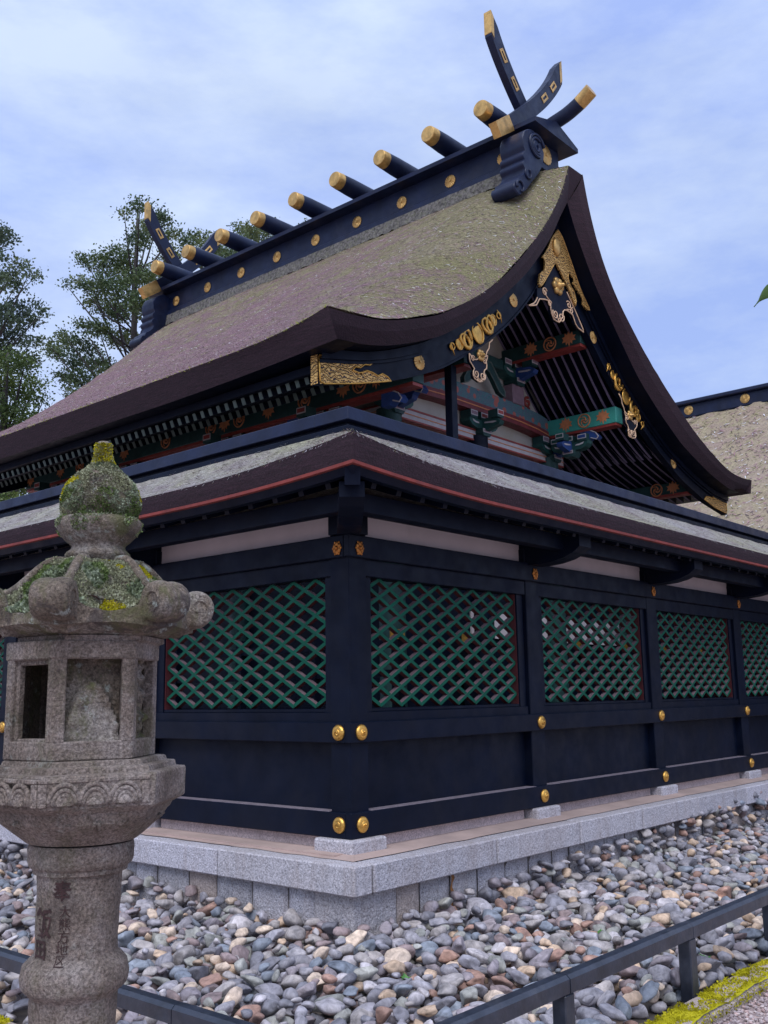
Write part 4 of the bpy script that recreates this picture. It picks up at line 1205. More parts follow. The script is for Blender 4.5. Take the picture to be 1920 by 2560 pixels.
for zz in (0, 1, 2):
    m_ = MB(); m_.tube([(4.76+.03*zz, yp-.018, 5.385-.02*zz), (4.80, yp-.018, 5.355-.014*zz), (4.85-.03*zz, yp-.018, 5.385-.02*zz)], 0.005, 5); m_.build('pendant_scroll', 'gold_line', po, smooth=True)
for q in ([(4.51, 5.62), (4.56, 5.56), (4.62, 5.53)], [(5.14, 5.60), (5.08, 5.55), (5.0, 5.53)]):
    m_ = MB(); m_.tube([(u, yp-.018, z) for u, z in q], 0.007, 5); m_.build('pendant_scroll', 'gold_line', po, smooth=True)
link('flower_boss', flower(0.105), po, M=face_M('r', 4.81, yp-0.015, 5.755))
def side_pendant(cu, cz, s_, mir):
    q = [(-.19, .02), (-.10, -.03), (0, .02), (.14, .08), (.10, .01), (.115, -.06), (.045, -.108), (.075, -.173), (-.03, -.243), (-.13, -.22), (-.14, -.163), (-.105, -.124), (-.19, -.054)]
    q = [(cu+(-a if mir else a)*s_, cz+b_*s_) for a, b_ in q]
    o = plate(q, 'gable_pendant', 'lacquer', hall, 0.03, yp+0.02)
    outline(q, 'pendant_rim', 'gold_line', o, 0.007, yp-0.012)
    m_ = MB()
    for a in ((-.08, -.165, .05, 1.3, 2.6, 1), (.03, -.165, .05, 1.3, .5, -1), (-.13, -.02, .035, 1.2, .4, 1), (.07, -.0, .035, 1.2, 2.6, -1)):
        m_ = MB(); m_.tube(spiral(cu+(-a[0] if mir else a[0])*s_, cz+a[1]*s_, a[2]*s_, a[3], a[4], a[5], yp-.013), 0.0065, 5); m_.build('pendant_scroll', 'gold_line', o, smooth=True)
    for k in range(3):
        m_ = MB(); m_.tube([(cu-.07*s_, yp-.013, cz+(-.19-.016*k)*s_), (cu-.025*s_, yp-.013, cz+(-.215-.014*k)*s_), (cu+.03*s_, yp-.013, cz+(-.19-.016*k)*s_)], .0045, 5); m_.build('pendant_scroll', 'gold_line', o, smooth=True)
    m_ = MB()
    tail = [(.10, .05), (.13, .12), (.17, .17), (.18, .23), (.24, .28)]
    m_.tube([(cu+(-a if mir else a)*s_, yp-.005, cz+b_*s_) for a, b_ in tail], .008, 5)
    m_.build('pendant_scroll', 'gold_line', o, smooth=True)
    link('flower_boss', flower(0.062), o, M=face_M('r', cu, yp-0.012, cz+0.045))
side_pendant(3.23, 4.47, 1.0, False); side_pendant(6.43, 4.50, 1.0, True)

# ---- hall body: walls, posts, beams, brackets
VW, UW0, UW1, VWF = 2.38, 3.20, 6.41, 7.20        # wall planes
mb = MB(); mb.box(UW0+0.04, UW1-0.04, VW+0.05, VWF+0.6, 2.95, 5.1)
mb.build('plaster_wall', 'old_plaster', hall)
mb = MB(); mb.prism([(UW0+.05, 5.1), (UW1-.05, 5.1), (5.5, 5.8), (4.81, 6.35), (4.1, 5.8)], lambda u, z, v: (u, v, z), VW+0.06, VWF-.06); mb.build('gable_wall', 'old_plaster', hall)
mb = MB(); mb.box(UW1, 8.35, VW+0.12, VWF-0.12, 3.3, 4.08); mb.build('porch_wall', 'old_plaster', hall)
mb = MB(); mb.box(UW0+0.02, UW1-0.02, VW+0.04, VWF-0.04, 0.9, 2.7); mb.build('board_wall', 'lacquer', hall)
mb = MB(); mb.box(UW1-0.02, 9.2, VW+0.3, VWF-0.3, 0.2, 3.3); mb.build('board_wall', 'lacquer', hall)
mb = MB(); mb.box(4.62, 6.25, VW+0.02, VW+0.05, 1.78, 2.08); mb.build('plaster_band', 'plaster', hall)
mb = MB(); mb.box(6.6, 9.1, VW+0.28, VW+0.31, 1.80, 2.12); mb.build('plaster_band', 'plaster', hall)
mb = MB(); mb.box(UW0+0.02, UW1-0.02, VW+0.03, VWF-0.03, 2.7, 2.95); mb.build('lintel_beam', 'lacquer', hall)
mb = MB(); mb.box(1.9, 8.6, 1.2, VWF+1.1, 0.92, 1.02); mb.build('veranda_floor', 'lacquer', hall)
for u, v in [(u, v) for u in np.arange(2.1, 8.6, 1.05) for v in (1.35, 2.4)] + [(2.1, v) for v in np.arange(2.95, 8.2, 1.1)]:
    mb = MB(); mb.cyl((u, v, 0.18), (u, v, 0.92), 0.09, None, 12); mb.build('veranda_support', 'lacquer', hall)
for z0, z1 in ((1.30, 1.36), (1.55, 1.62)):
    mb = MB(); mb.box(1.95, 8.6, 1.25, 1.31, z0, z1); mb.build('veranda_rail', 'lacquer', hall)
    mb = MB(); mb.box(1.95, 2.01, 1.31, 8.2, z0, z1); mb.build('veranda_rail', 'lacquer', hall)
for u in np.arange(1.98, 8.6, 1.05): mb = MB(); mb.box(u-.04, u+.04, 1.24, 1.32, 1.02, 1.70); mb.build('veranda_post', 'lacquer', hall)
for v in np.arange(2.3, 8.2, 1.05): mb = MB(); mb.box(1.94, 2.02, v-.04, v+.04, 1.02, 1.70); mb.build('veranda_post', 'lacquer', hall)
mb = MB()                                             # gilt fittings on the veranda rail ends, seen through the lattice
for u in np.arange(1.98, 8.6, 1.05):
    mb = MB(); mb.box(u-.047, u+.047, 1.233, 1.327, 1.62, 1.705); mb.build('rail_fitting', 'gold', hall)
for (u, v) in ((UW0, VW), (UW1, VW), (UW0, 4.79), (UW0, VWF), (UW1, VWF), (4.81, VW), (8.42, VW)):
    mb = MB(); mb.cyl((u, v, 0.2), (u, v, 4.18 if u < 8 else 3.7), 0.14, None, 20); mb.build('column', 'lacquer' if u in (4.81,) else 'dark_green', hall, smooth=True, auto=50)
# painted wall rails (white with red edges) just above the fence ridge
for nm, z0, z1, pr, mt in (('wall_rail', 4.13, 4.235, 0.05, 'white_paint'), ('rail_edge', 4.235, 4.256, 0.058, 'red_paint'), ('rail_edge', 4.112, 4.13, 0.058, 'red_paint'), ('rail_edge', 4.18, 4.19, 0.056, 'orange_paint')):
    mb = MB(); mb.box(UW0-pr+0.0, UW1+0.32, VW-pr, VW+0.03, z0, z1); mb.build(nm, mt, hall)
    mb = MB(); mb.box(UW0-pr, UW0+0.03, VW+0.031, VWF, z0, z1); mb.build(nm, mt, hall)
# rainbow beam with brocade painting
KB = resample([(3.30, 4.44), (3.55, 4.475), (4.1, 4.50), (4.8, 4.50), (5.6, 4.50), (6.05, 4.475), (6.3, 4.44)], 24)
mb = MB()
def band(dz0, dz1, y0, mi):
    A = [(u, y0, z+dz0) for u, z in KB]; B = [(u, y0, z+dz1) for u, z in KB]
    A2 = [(u, VW+.06, z+dz0) for u, z in KB]
    mb.strip(A, B, mi); mb.strip(A, A2, mi)
band(0.075, 0.25, VW-0.10, 0); band(0.035, 0.075, VW-0.11, 1); band(0.022, 0.035, VW-0.112, 2); band(-0.03, 0.022, VW-0.105, 1)
mb.strip([(u, VW-.10, z+.25) for u, z in KB], [(u, VW+.06, z+.25) for u, z in KB], 0)
mb.build('rainbow_beam', ['brocade', 'red_dark', 'orange_paint'], hall)
# purlins that run out to the bargeboards
def crest_tomoe(r):
    mb = MB(); pts = [(r*math.cos(t), r*math.sin(t), 0.002) for t in np.linspace(0, 2*math.pi, 25)]
    mb.tube(pts, r*.11, 5)
    for k in range(3):
        t0 = 2*math.pi*k/3
        mb.tube([((.16+.13*j)*r*math.cos(t0+.5*j), (.16+.13*j)*r*math.sin(t0+.5*j), 0.002) for j in range(6)], [r*.20, r*.17, r*.14, r*.11, r*.08, r*.04], 5)
    return mb.mesh('painted_crest', 'orange_paint', smooth=True)
def crest_leaf(r):
    mb = MB()
    q = [(0, -1.0), (.16, -.45), (.42, -.72), (.46, -.3), (.95, -.35), (.72, .02), (.95, .3), (.55, .35), (.5, .8), (.22, .5), (0, 1.0)]
    q = q + [(-a, b_) for a, b_ in q[-2:0:-1]]
    mb.prism([(a*r, b_*r) for a, b_ in q], lambda a, b_, d: (a, b_, d), -0.001, 0.004)
    m_ = mb.mesh('painted_crest', 'orange_paint')
    bm = bmesh.new(); bm.from_mesh(m_); bmesh.ops.triangulate(bm, faces=[f for f in bm.faces if len(f.verts) > 4]); bm.to_mesh(m_); bm.free()
    return m_
TOM, LEA = crest_tomoe(0.085), crest_leaf(0.10)
def purlin(u, z0, z1, mat, name, v0=1.29, v1=V1-0.45, w=0.085, crests=(), red=True):
    mb = MB(); mb.box(u-w, u+w, v0, v1, z0+0.035, z1, 0, 0.006)
    o = mb.build(name, mat, hall)
    if red:
        mb = MB(); mb.box(u-w*.9, u+w*.9, v0+0.01, v1-.01, z0, z0+0.0345, 0, 0.003); mb.build('purlin_lining', 'red_paint', o)
    for v, kind in crests:
        link('painted_crest', TOM if kind else LEA, o, M=face_M('l', v, u-w-0.003, (z0+z1)/2+0.018))
    return o
purlin(3.20, 4.41, 4.70, 'dark_green', 'wall_purlin')
purlin(2.37, 4.02, 4.285, 'dark_green', 'eave_purlin', v1=V1-0.40, crests=[(8.2, 0), (7.43, 0), (6.96, 1), (5.96, 0), (5.11, 1), (4.27, 1), (4.03, 0), (3.78, 1), (3.3, 0), (2.19, 0), (1.97, 1), (1.75, 0), (2.75, 1)])
purlin(6.385, 4.425, 4.665, 'turquoise', 'eave_purlin', crests=[(2.01, 0), (1.74, 1), (1.47, 0)])
purlin(5.60, 5.26, 5.47, 'dark_green', 'roof_purlin', crests=[(2.0, 0), (1.72, 1), (1.45, 0)])
purlin(4.02, 5.26, 5.47, 'dark_green', 'roof_purlin')
purlin(8.36, 3.83, 4.02, 'dark_green', 'eave_purlin', crests=[(1.75, 1), (1.5, 0)])
mb = MB(); mb.box(4.74, 4.88, 1.29, V1-.45, 5.95, 6.15); mb.build('ridge_purlin', 'dark_green', hall)
# props
mb = MB(); mb.box(2.985, 3.075, 1.36, 1.45, 0.2, 4.405, 0, 0.004); mb.build('prop_post', 'lacquer', hall)
# bracket sets: bearing block, boat-shaped arm, three small blocks with white-edged faces, cloud noses
def masu(mb, M, w, h, d, ci):
    """small block with a white-rimmed painted face towards local -y"""
    mb.box(-w/2, w/2, -d/2, d/2, 0, h, 0, 0, M)
    mb.box(-w/2+.004, w/2-.004, -d/2-.004, -d/2+.001, h*.30, h*.96, 1, 0, M)
    mb.box(-w/2+.017, w/2-.017, -d/2-.007, -d/2-.003, h*.42, h*.84, ci, 0, M)
plain('bracket_green', (0.010, 0.062, 0.056), 0.6, var=0.3, scale=6)
BRM = ['dark_green', 'white_paint', 'red_paint', 'blue_paint', 'bracket_green', 'mauve_paint']
def bracket(side, a, o, z, s_=1.0, cols=(5, 2, 5), arm=3):
    f = ax(side)
    def Mx(da, do, dz):
        if side == 'r': return Matrix.Translation((a+da*s_, o+do*s_, z+dz*s_)) @ Matrix.Diagonal((s_, s_, s_, 1))
        return Matrix.Translation((o+do*s_, a+da*s_, z+dz*s_)) @ Matrix.Rotation(-math.pi/2, 4, 'Z') @ Matrix.Diagonal((s_, s_, s_, 1))
    mb = MB()
    M0 = Mx(0, 0, 0)
    q = [(-.08, 0), (-.115, .05), (-.115, .11), (.115, .11), (.115, .05), (.08, 0)]       # bearing block, flared
    mb.prism(q, lambda x, zz, d: M0 @ Vector((x, d, zz)), -.13, .10, 0)
    mb.box(-.10, .10, -.138, -.131, .05, .105, 1, 0, M0); mb.box(-.085, .085, -.142, -.137, .062, .094, 5, 0, M0)
    q = [(-.36, .215), (-.355, .165), (-.30, .115), (-.22, .085), (-.1, .075), (.1, .075), (.22, .085), (.30, .115), (.355, .165), (.36, .215)]
    M1 = Mx(0, -0.005, 0.03)
    mb.prism(q, lambda x, zz, d: M1 @ Vector((x, d, zz)), -.075, .10, 4)
    q2 = [(x*.93, zz*.62+.075) for x, zz in q[1:-1]]
    mb.prism([(-.29, .20), (-.27, .165), (-.20, .15), (-.12, .155), (-.14, .175), (-.20, .175)], lambda x, zz, d: M1 @ Vector((x, d, zz)), -.079, -.074, 1)
    mb.prism([(.29, .20), (.27, .165), (.20, .15), (.12, .155), (.14, .175), (.20, .175)], lambda x, zz, d: M1 @ Vector((x, d, zz)), -.079, -.074, 1)
    for da, ci in zip((-.26, 0, .26), cols): masu(mb, Mx(da, 0, .245), .175, .12, .19, ci)
    q = [(.0, .0), (.0, .21), (-.12, .20), (-.27, .17), (-.33, .12), (-.30, .075), (-.22, .055), (-.12, .03)]      # arm coming out of the wall
    M2 = Mx(0, -0.08, 0.06)
    mb.prism(q, lambda y, zz, d: M2 @ Vector((d, y, zz)), -.055, .055, arm)
    mb.prism([(-.05, .13), (-.2, .11), (-.27, .12), (-.24, .135), (-.05, .15)], lambda y, zz, d: M2 @ Vector((d, y, zz)), -.0585, .0585, 1)
    masu(mb, Mx(0, -.30, .245), .16, .12, .17, cols[1])
    ob = mb.build('bracket_set', BRM, hall)
    bpy_tri(ob)
    return ob
bracket('r', 4.82, VW-0.05, 4.17, 0.80, (5, 2, 5), 4)
bracket('r', UW0, VW-0.05, 4.12, 0.80, (3, 5, 5)); bracket('r', UW1, VW-0.05, 4.12, 0.85, (5, 3, 4), 3)
for v in (2.55, 4.04, 5.99, 7.6): bracket('l', v, 2.37, 3.70, 0.85, (5, 2, 5), 4)
for v in (2.55, 4.04, 5.99, 7.6):
    mb = MB(); mb.box(2.30, UW0+.05, v-.07, v+.07, 3.62, 3.80, 0, .01); mb.build('bracket_beam', 'dark_green', hall)
bracket('r', 5.60, VW-0.05, 4.98, 0.85, (5, 5, 5), 3)
bracket('r', 8.36, VW-0.05, 3.52, 0.8, (5, 3, 5), 3)
bracket('l', 1.95, UW1-0.1, 4.11, 0.75, (3, 4, 4), 3)
mb = MB(); mb.box(5.47, 5.73, VW-0.12, VW+0.07, 4.74, 4.99, 0, 0.01); mb.build('strut', 'mauve_paint', hall)
mb = MB(); mb.box(3.9, 4.15, VW-0.12, VW+0.07, 4.74, 5.25, 0, 0.01); mb.build('strut', 'mauve_paint', hall)
mb = MB()                                            # frog-leg strut over the rainbow beam
FL = [(4.40, 4.75), (4.50, 4.78), (4.60, 4.90), (4.72, 5.02), (4.90, 5.02), (5.02, 4.90), (5.12, 4.78), (5.24, 4.75), (5.24, 4.82), (5.14, 4.92), (5.02, 5.06), (4.96, 5.13), (4.66, 5.13), (4.60, 5.06), (4.48, 4.92), (4.40, 4.82)]
mb.prism(FL, lambda u, z, d: (u, VW-.09-d, z), 0, 0.06); fo = mb.build('frog_leg_strut', 'dark_green', hall); bpy_tri(fo)
outline(FL, 'strut_rim', 'rafter_end', fo, 0.009, VW-.152)
mb = MB(); mb.box(4.2, 5.45, VW-.10, VW+.06, 5.13, 5.26, 0, .01); mb.build('upper_beam', 'dark_green', hall)
for (u, z, sg) in ((5.95, 4.86, 1), (3.62, 4.86, -1)):
    mb = MB(); mb.tube(spiral(u, z, .075, 1.3, 1.2, sg, VW-.02), .018, 6); mb.tube([(u+.02, VW-.02, z-.06), (u+.05, VW-.02, z-.16), (u+.02, VW-.02, z-.2)], [.02, .022, .012], 6)
    mb.build('painted_scroll', 'red_paint', hall, smooth=True)
# blue cloud noses at purlin ends
for (u, v, z) in ((3.2, 2.02, 4.33), (2.37, 1.62, 3.96), (2.37, 2.95, 3.96), (6.37, 1.72, 4.36)):
    mb = MB(); q = [(.10, .07), (-.04, .07), (-.12, .03), (-.16, -.03), (-.13, -.06), (-.05, -.03), (.0, -.07), (.10, -.07)]
    mb.prism(q, lambda a, b_, d: (u+d, v+a, z+b_), -.05, .05); o = mb.build('cloud_nose', 'blue_paint', hall); bpy_tri(o)
    mb = MB(); mb.tube([(u-.053, v+a, z+b_) for a, b_ in q[:6]], .007, 5); mb.build('nose_rim', 'white_paint', o)
# rafters: two rows under the left eaves with pale ends, and the gable's own on the right
def rafter_mesh(L, w, h, endmat):
    mb = MB(); mb.box(0.004, L, -w/2, w/2, -h, 0, 0); mb.box(-0.002, 0.004, -w/2-.001, w/2+.001, -h-.001, .001, 1)
    return mb.mesh('rafter', ['lacquer', endmat])
RB1 = rafter_mesh(1.85, 0.044, 0.07, 'rafter_end'); RB2 = rafter_mesh(0.85, 0.042, 0.066, 'rafter_end')
v = 1.36
k = 0
while v < V1-0.5:
    link('rafter', RB1, hall, M=Matrix.Translation((1.60, v, 3.97)) @ Matrix.Rotation(-0.47, 4, 'Y'))
    link('flying_rafter', RB2, hall, M=Matrix.Translation((1.06, v, 3.825+eave_lift(v))) @ Matrix.Rotation(-0.40, 4, 'Y'))
    v += 0.118
for nm, u0, u1, z0, z1 in (('eave_fillet', 1.585, 1.64, 3.975, 4.05), ('eave_fillet', 1.0, 1.05, 3.83, 3.905)):
    mb = MB(); mb.box(u0, u1, 1.29, V1-.45, z0, z1, 0, .004); mb.build(nm, 'lacquer', hall)
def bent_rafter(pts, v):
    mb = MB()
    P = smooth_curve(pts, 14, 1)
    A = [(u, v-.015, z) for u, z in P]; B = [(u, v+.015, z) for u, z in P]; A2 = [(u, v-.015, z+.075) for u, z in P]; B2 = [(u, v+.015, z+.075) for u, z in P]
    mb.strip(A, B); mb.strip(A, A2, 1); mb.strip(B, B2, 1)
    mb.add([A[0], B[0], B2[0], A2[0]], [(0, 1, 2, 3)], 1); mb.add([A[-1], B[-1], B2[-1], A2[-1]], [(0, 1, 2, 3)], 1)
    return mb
r1 = bent_rafter([(4.85, 6.14), (5.25, 5.79), (5.6, 5.48), (6.0, 5.06), (6.385, 4.68), (7.0, 4.32), (7.35, 4.18)], 0).mesh('rafter', ['rafter_painted_sheen', 'lacquer'])
r2 = bent_rafter([(6.95, 4.42), (7.6, 4.19), (8.36, 4.02), (9.05, 3.86)], 0).mesh('flying_rafter', ['rafter_painted_sheen', 'lacquer'])
r3 = bent_rafter([(4.77, 6.14), (4.37, 5.79), (4.02, 5.48), (3.6, 5.02), (3.2, 4.72)], 0).mesh('rafter', ['rafter_painted_sheen', 'lacquer'])
v = 1.36
while v < 3.2:
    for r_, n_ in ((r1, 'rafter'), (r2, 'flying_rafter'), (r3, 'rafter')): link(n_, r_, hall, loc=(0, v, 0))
    v += 0.118

# ================================================================== REAR HALL ROOF on the right
rear = thing('rear_hall', 'pale thatched hall roof with black gold-dotted ridge at the right edge behind the shrine', 'building', loc=(16, 3, 0.19))
RV0, RV1 = -4.0, 9.0
mb = MB(); n = 90; k = 26; vs = []
for j in range(k+1):
    t = j/k
    for i in range(n+1):
        v = RV0+(RV1-RV0)*i/n
        u = 15.7-4.6*t; z = 7.05 - 3.9*(t**0.9)
        st_ = 0.05*(1-((t*13+0.4*noise.noise(Vector((v*3, t*9, 0)))) % 1.0))
        vs.append((u, v, z + st_ + 0.02*noise.noise(Vector((u*5, v*5, 1)))))
m = n+1
mb.add(vs, [(j*m+i, j*m+i+1, (j+1)*m+i+1, (j+1)*m+i) for j in range(k) for i in range(n)])
mb.add([(16.3, RV0, 7.05), (16.3, RV1, 7.05), (20.5, RV1, 3.2), (20.5, RV0, 3.2)], [(0, 1, 2, 3)])
rr = mb.build('roof_slope', 'thatch_rear', rear, smooth=True)
mb = MB()
for q in range(5000):
    t = random.random(); v = random.uniform(0.5, 6.2); u = 15.7-4.6*t; z = 7.06-3.9*(t**0.9)+.02
    d = Vector((-.7, random.uniform(-1.4, 1.4), -.6)).normalized(); nn = Vector((-.66, 0, .75)); s2 = d.cross(nn).normalized()
    p = Vector((u, v, z)); L = random.uniform(.05, .14); w = random.uniform(.005, .012); b_ = p+d*L+nn*random.uniform(0, .03)
    mb.add([p-s2*w, p+s2*w, b_+s2*w*.5, b_-s2*w*.5], [(0, 1, 2, 3)], random.choice((0, 1, 1, 2, 2, 3)))
tag(mb.build('straw', STRAW, rr, norm=False), kind='stuff')
mb = MB(); mb.box(15.72, 16.28, RV0, RV1, 6.98, 7.36, 0, .01); rd = mb.build('ridge_box', 'lacquer_skylit', rear)
mb = MB(); mb.box(15.62, 16.38, RV0-.1, RV1+.1, 7.36, 7.45, 0, .02); mb.build('ridge_cap', 'lacquer_skylit', rd)
mb = MB(); mb.box(15.66, 16.34, RV0, RV1, 6.90, 6.98, 0, .01); mb.build('ridge_rail', 'lacquer_skylit', rd)
mb = MB(); mb.box(15.69, 16.31, RV0, RV1, 7.06, 7.09, 0, .005); mb.build('ridge_rail', 'lacquer', rd)
CR = chrys(0.105)
for k in range(6): link('crest', CR, rd, M=face_M('l', 0.6+1.262*k, 15.717, 7.235))
mb = MB(); mb.box(11.5, 20.3, RV0+.4, RV1-.4, 0.19, 3.35); mb.build('wall', 'lacquer', rear)

# ================================================================== STONE LANTERN
LX, LY = -2.9293, -1.6264
lant = thing('stone_lantern', 'old hexagonal stone lantern with mossy curled roof and carved inscription beside the left rail', 'lantern', loc=(LX, LY, -0.42))
vw = Vector((CAM.x-LX, CAM.y-LY, 0)).normalized(); TW = math.atan2(vw.y, vw.x)
def la(deg): return TW + R(deg)                      # angle seen from the viewer: 0 faces the camera, + to the right
A0 = -21.0
LEAN = 0.017
def lx(z): return LEAN*(z-0.4)                       # the old lantern leans a little to the right
rgt = Vector((-vw.y, vw.x, 0))
def LP(r, ang, z):
    p = Vector((LX, LY, z)) + Vector((r*math.cos(ang), r*math.sin(ang), 0)) + rgt*lx(z)
    return p
def wob(p, s_, f_): return 0 + s_*noise.noise(Vector(p)*f_)
def rot_lathe(prof, n=48, amp=0.003, fr=22, lobes=0, lobe_amp=0):
    mb = MB(); vs = []
    for r, z in prof:
        for i in range(n):
            t = 2*math.pi*i/n
            p = LP(r, t, z); d = wob(p, amp, fr) + wob(p, amp*.5, fr*3)
            if lobes: d += lobe_amp*r*abs(math.cos(lobes*t/2))
            vs.append(LP(r+d, t, z))
    m = len(prof)
    fs = [(j*n+i, j*n+(i+1) % n, (j+1)*n+(i+1) % n, (j+1)*n+i) for j in range(m-1) for i in range(n)]
    fs += [tuple(range(n))[::-1], tuple(range((m-1)*n, m*n))]
    return mb.add(vs, fs)
def dense(prof, step=0.012):
    P = resample(prof, 200)
    L = np.sum(np.linalg.norm(np.diff(np.array(prof), axis=0), axis=1))
    return [tuple(q) for q in resample(prof, max(6, int(L/step)))]
# shaft with ring, inscription, base
SH = [(0.20, -0.42), (0.20, -0.22), (0.17, -0.18), (0.135, -0.14), (0.124, -0.10), (0.122, 0.21), (0.1235, 0.296), (0.130, 0.304), (0.149, 0.322), (0.155, 0.350), (0.150, 0.382), (0.130, 0.402), (0.1185, 0.412), (0.1175, 0.43), (0.1195, 0.53), (0.1225, 0.625), (0.124, 0.638), (0.136, 0.640), (0.1375, 0.654), (0.148, 0.658), (0.154, 0.675), (0.155, 0.705), (0.150, 0.722), (0.10, 0.724)]
shaft = rot_lathe(dense(SH, .007), 64, 0.0025, 20).build('shaft', 'lantern_stone', lant, smooth=True, auto=30)
def carve(ch, ang, zc, size, bold=0.0, squash=1.0):
    cu = bpy.data.curves.new('txt', 'FONT'); cu.body = ch; cu.size = 1.0; cu.align_x = 'CENTER'; cu.offset = bold
    cu.resolution_u = 3
    to = bpy.data.objects.new('txt', cu); col.objects.link(to)
    dg = bpy.context.evaluated_depsgraph_get(); dg.update()
    me = bpy.data.meshes.new_from_object(to.evaluated_get(dg))
    bpy.data.objects.remove(to); bpy.data.curves.remove(cu)
    if len(me.vertices) == 0: return
    xs = np.array([v.co[:] for v in me.vertices]); c0 = (xs.min(0)+xs.max(0))/2; ex = (xs.max(0)-xs.min(0)); s_ = size/max(ex[1], .3)
    bm = bmesh.new(); bm.from_mesh(me)
    bmesh.ops.triangulate(bm, faces=bm.faces)
    for _ in range(1): bmesh.ops.subdivide_edges(bm, edges=[e for e in bm.edges if e.calc_length() > 0.12], cuts=2)
    for v in bm.verts:
        x = (v.co.x-c0[0])*s_*squash; z = (v.co.y-c0[1])*s_
        rr_ = np.interp(zc+z, [q[1] for q in SH], [q[0] for q in SH]) + 0.0030
        p = LP(rr_, la(ang) + x/0.12, zc+z)
        rr_ += wob(LP(rr_, la(ang)+x/.12, zc+z), 0.0025, 20) + 0.0006
        v.co = LP(rr_, la(ang) + x/0.12, zc+z)
    bm.to_mesh(me); bm.free()
    me.materials.clear(); me.materials.append(MAT['inscription'])
    link('carved_letter', me, shaft)
for ch, ang, z, s_, b_, sq in (('奉', -22, 0.602, 0.056, .02, .95), ('大', -17, 0.546, 0.032, .0, 1), ('熊', -17, 0.512, 0.034, .0, 1), ('方', -18, 0.477, 0.034, .0, 1), ('地', -19, 0.445, 0.032, 0, 1), ('区', -20, 0.413, 0.026, 0, 1), ('飯', -52, 0.512, 0.085, .02, .8), ('田', -56, 0.438, 0.050, .02, 1.0)):
    try: carve(ch, ang, z, s_, b_, sq)
    except Exception as ex: print('carve', ex)
# middle platform
def hexring(Rr, z, rot=0.0, sub=6, curve=0.0):
    pts = []
    for k in range(6):
        a0, a1 = la(A0+60*k+rot), la(A0+60*(k+1)+rot)
        for i in range(sub):
            t = i/sub
            x = Rr*((1-t)*math.cos(a0)+t*math.cos(a1)); y = Rr*((1-t)*math.sin(a0)+t*math.sin(a1))
            r_ = math.hypot(x, y); an = math.atan2(y, x)
            r_ = r_*(1-curve) + Rr*0.93*curve
            p = LP(r_, an, z); d = wob(p, .003, 25)
            pts.append(LP(r_+d, an, z))
    return pts
def hexstack(levels, sub=6):
    mb = MB(); n = 6*sub; vs = []
    for lv in levels: vs += hexring(lv[0], lv[1], 0, sub, lv[2] if len(lv) > 2 else 0)
    m = len(levels)
    fs = [(j*n+i, j*n+(i+1) % n, (j+1)*n+(i+1) % n, (j+1)*n+i) for j in range(m-1) for i in range(n)]
    fs += [tuple(range(n))[::-1], tuple(range((m-1)*n, m*n))]
    return mb.add(vs, fs)
plt = hexstack([(.14, .724, 1), (.172, .728, 1), (.19, .742, 1), (.225, .768, .9), (.255, .792, .6), (.262, .806, .35), (.268, .812, .3), (.272, .824, .2), (.290, .834), (.305, .842), (.307, .846), (.307, .926), (.303, .931), (.278, .934), (.274, .948), (.270, .951), (.246, .953), (.242, .964), (.236, .967), (.15, .967)]).build('platform', 'lantern_stone', lant, smooth=True, auto=28)
mb = MB()                                             # one lotus petal in local x (along face), z, y out
for s_ in (1.0, 0.74, 0.48):
    mb.tube([(0.042*s_*math.cos(t), 0.006*(1.2-s_), 0.056*s_*math.sin(t)) for t in np.linspace(0, math.pi, 13)], 0.0085*(.6+.4*s_), 6)
vs = [(0.04*q*math.cos(t), 0.016*(1-q*q)-0.002, 0.05*q*math.sin(t)) for q in (1.0, .7, .4, .05) for t in np.linspace(0, math.pi, 13)]
mb.add(vs, [(j*13+i, j*13+i+1, (j+1)*13+i+1, (j+1)*13+i) for j in range(3) for i in range(12)])
PET = mb.mesh('lotus_petal', 'lantern_stone', smooth=True)
def faceframe(mid_deg, apo, z):
    """local x along the face (to the viewer's right), y outwards, z up"""
    an = la(mid_deg); o = LP(apo, an, z)
    xo = Vector((-math.sin(an), math.cos(an), 0)); yo = Vector((math.cos(an), math.sin(an), 0))
    return Matrix(((xo.x, yo.x, 0, o.x), (xo.y, yo.y, 0, o.y), (0, 0, 1, o.z), (0, 0, 0, 1)))
for k in range(6):
    Mf = faceframe(A0+30+60*k, 0.307*math.cos(R(30)), 0.0)
    for j in (-1, 0, 1):
        link('lotus_petal', PET, plt, M=Mf @ Matrix.Translation((0.083*j, 0.001, 0.853)))
    mb = MB()
    for (x0, x1, z0, z1) in ((-.153, .153, .912, .925), (-.153, -.128, .848, .912), (.128, .153, .848, .912)): mb.box(x0, x1, -.006, .006, z0, z1, 0, .003, Mf)
    mb.build('platform_border', 'lantern_stone', plt)
# small petals carved round the underside
mb = MB()
for k in range(18):
    an = la(A0+20*k)
    pts = [LP(.238-.062*math.sin(t), an+0.15*math.cos(t), .798-.045*math.sin(t)) for t in np.linspace(0, math.pi, 9)]
    mb.tube(pts, .007, 5)
mb.build('petal_carving', 'lantern_stone', plt, smooth=True)
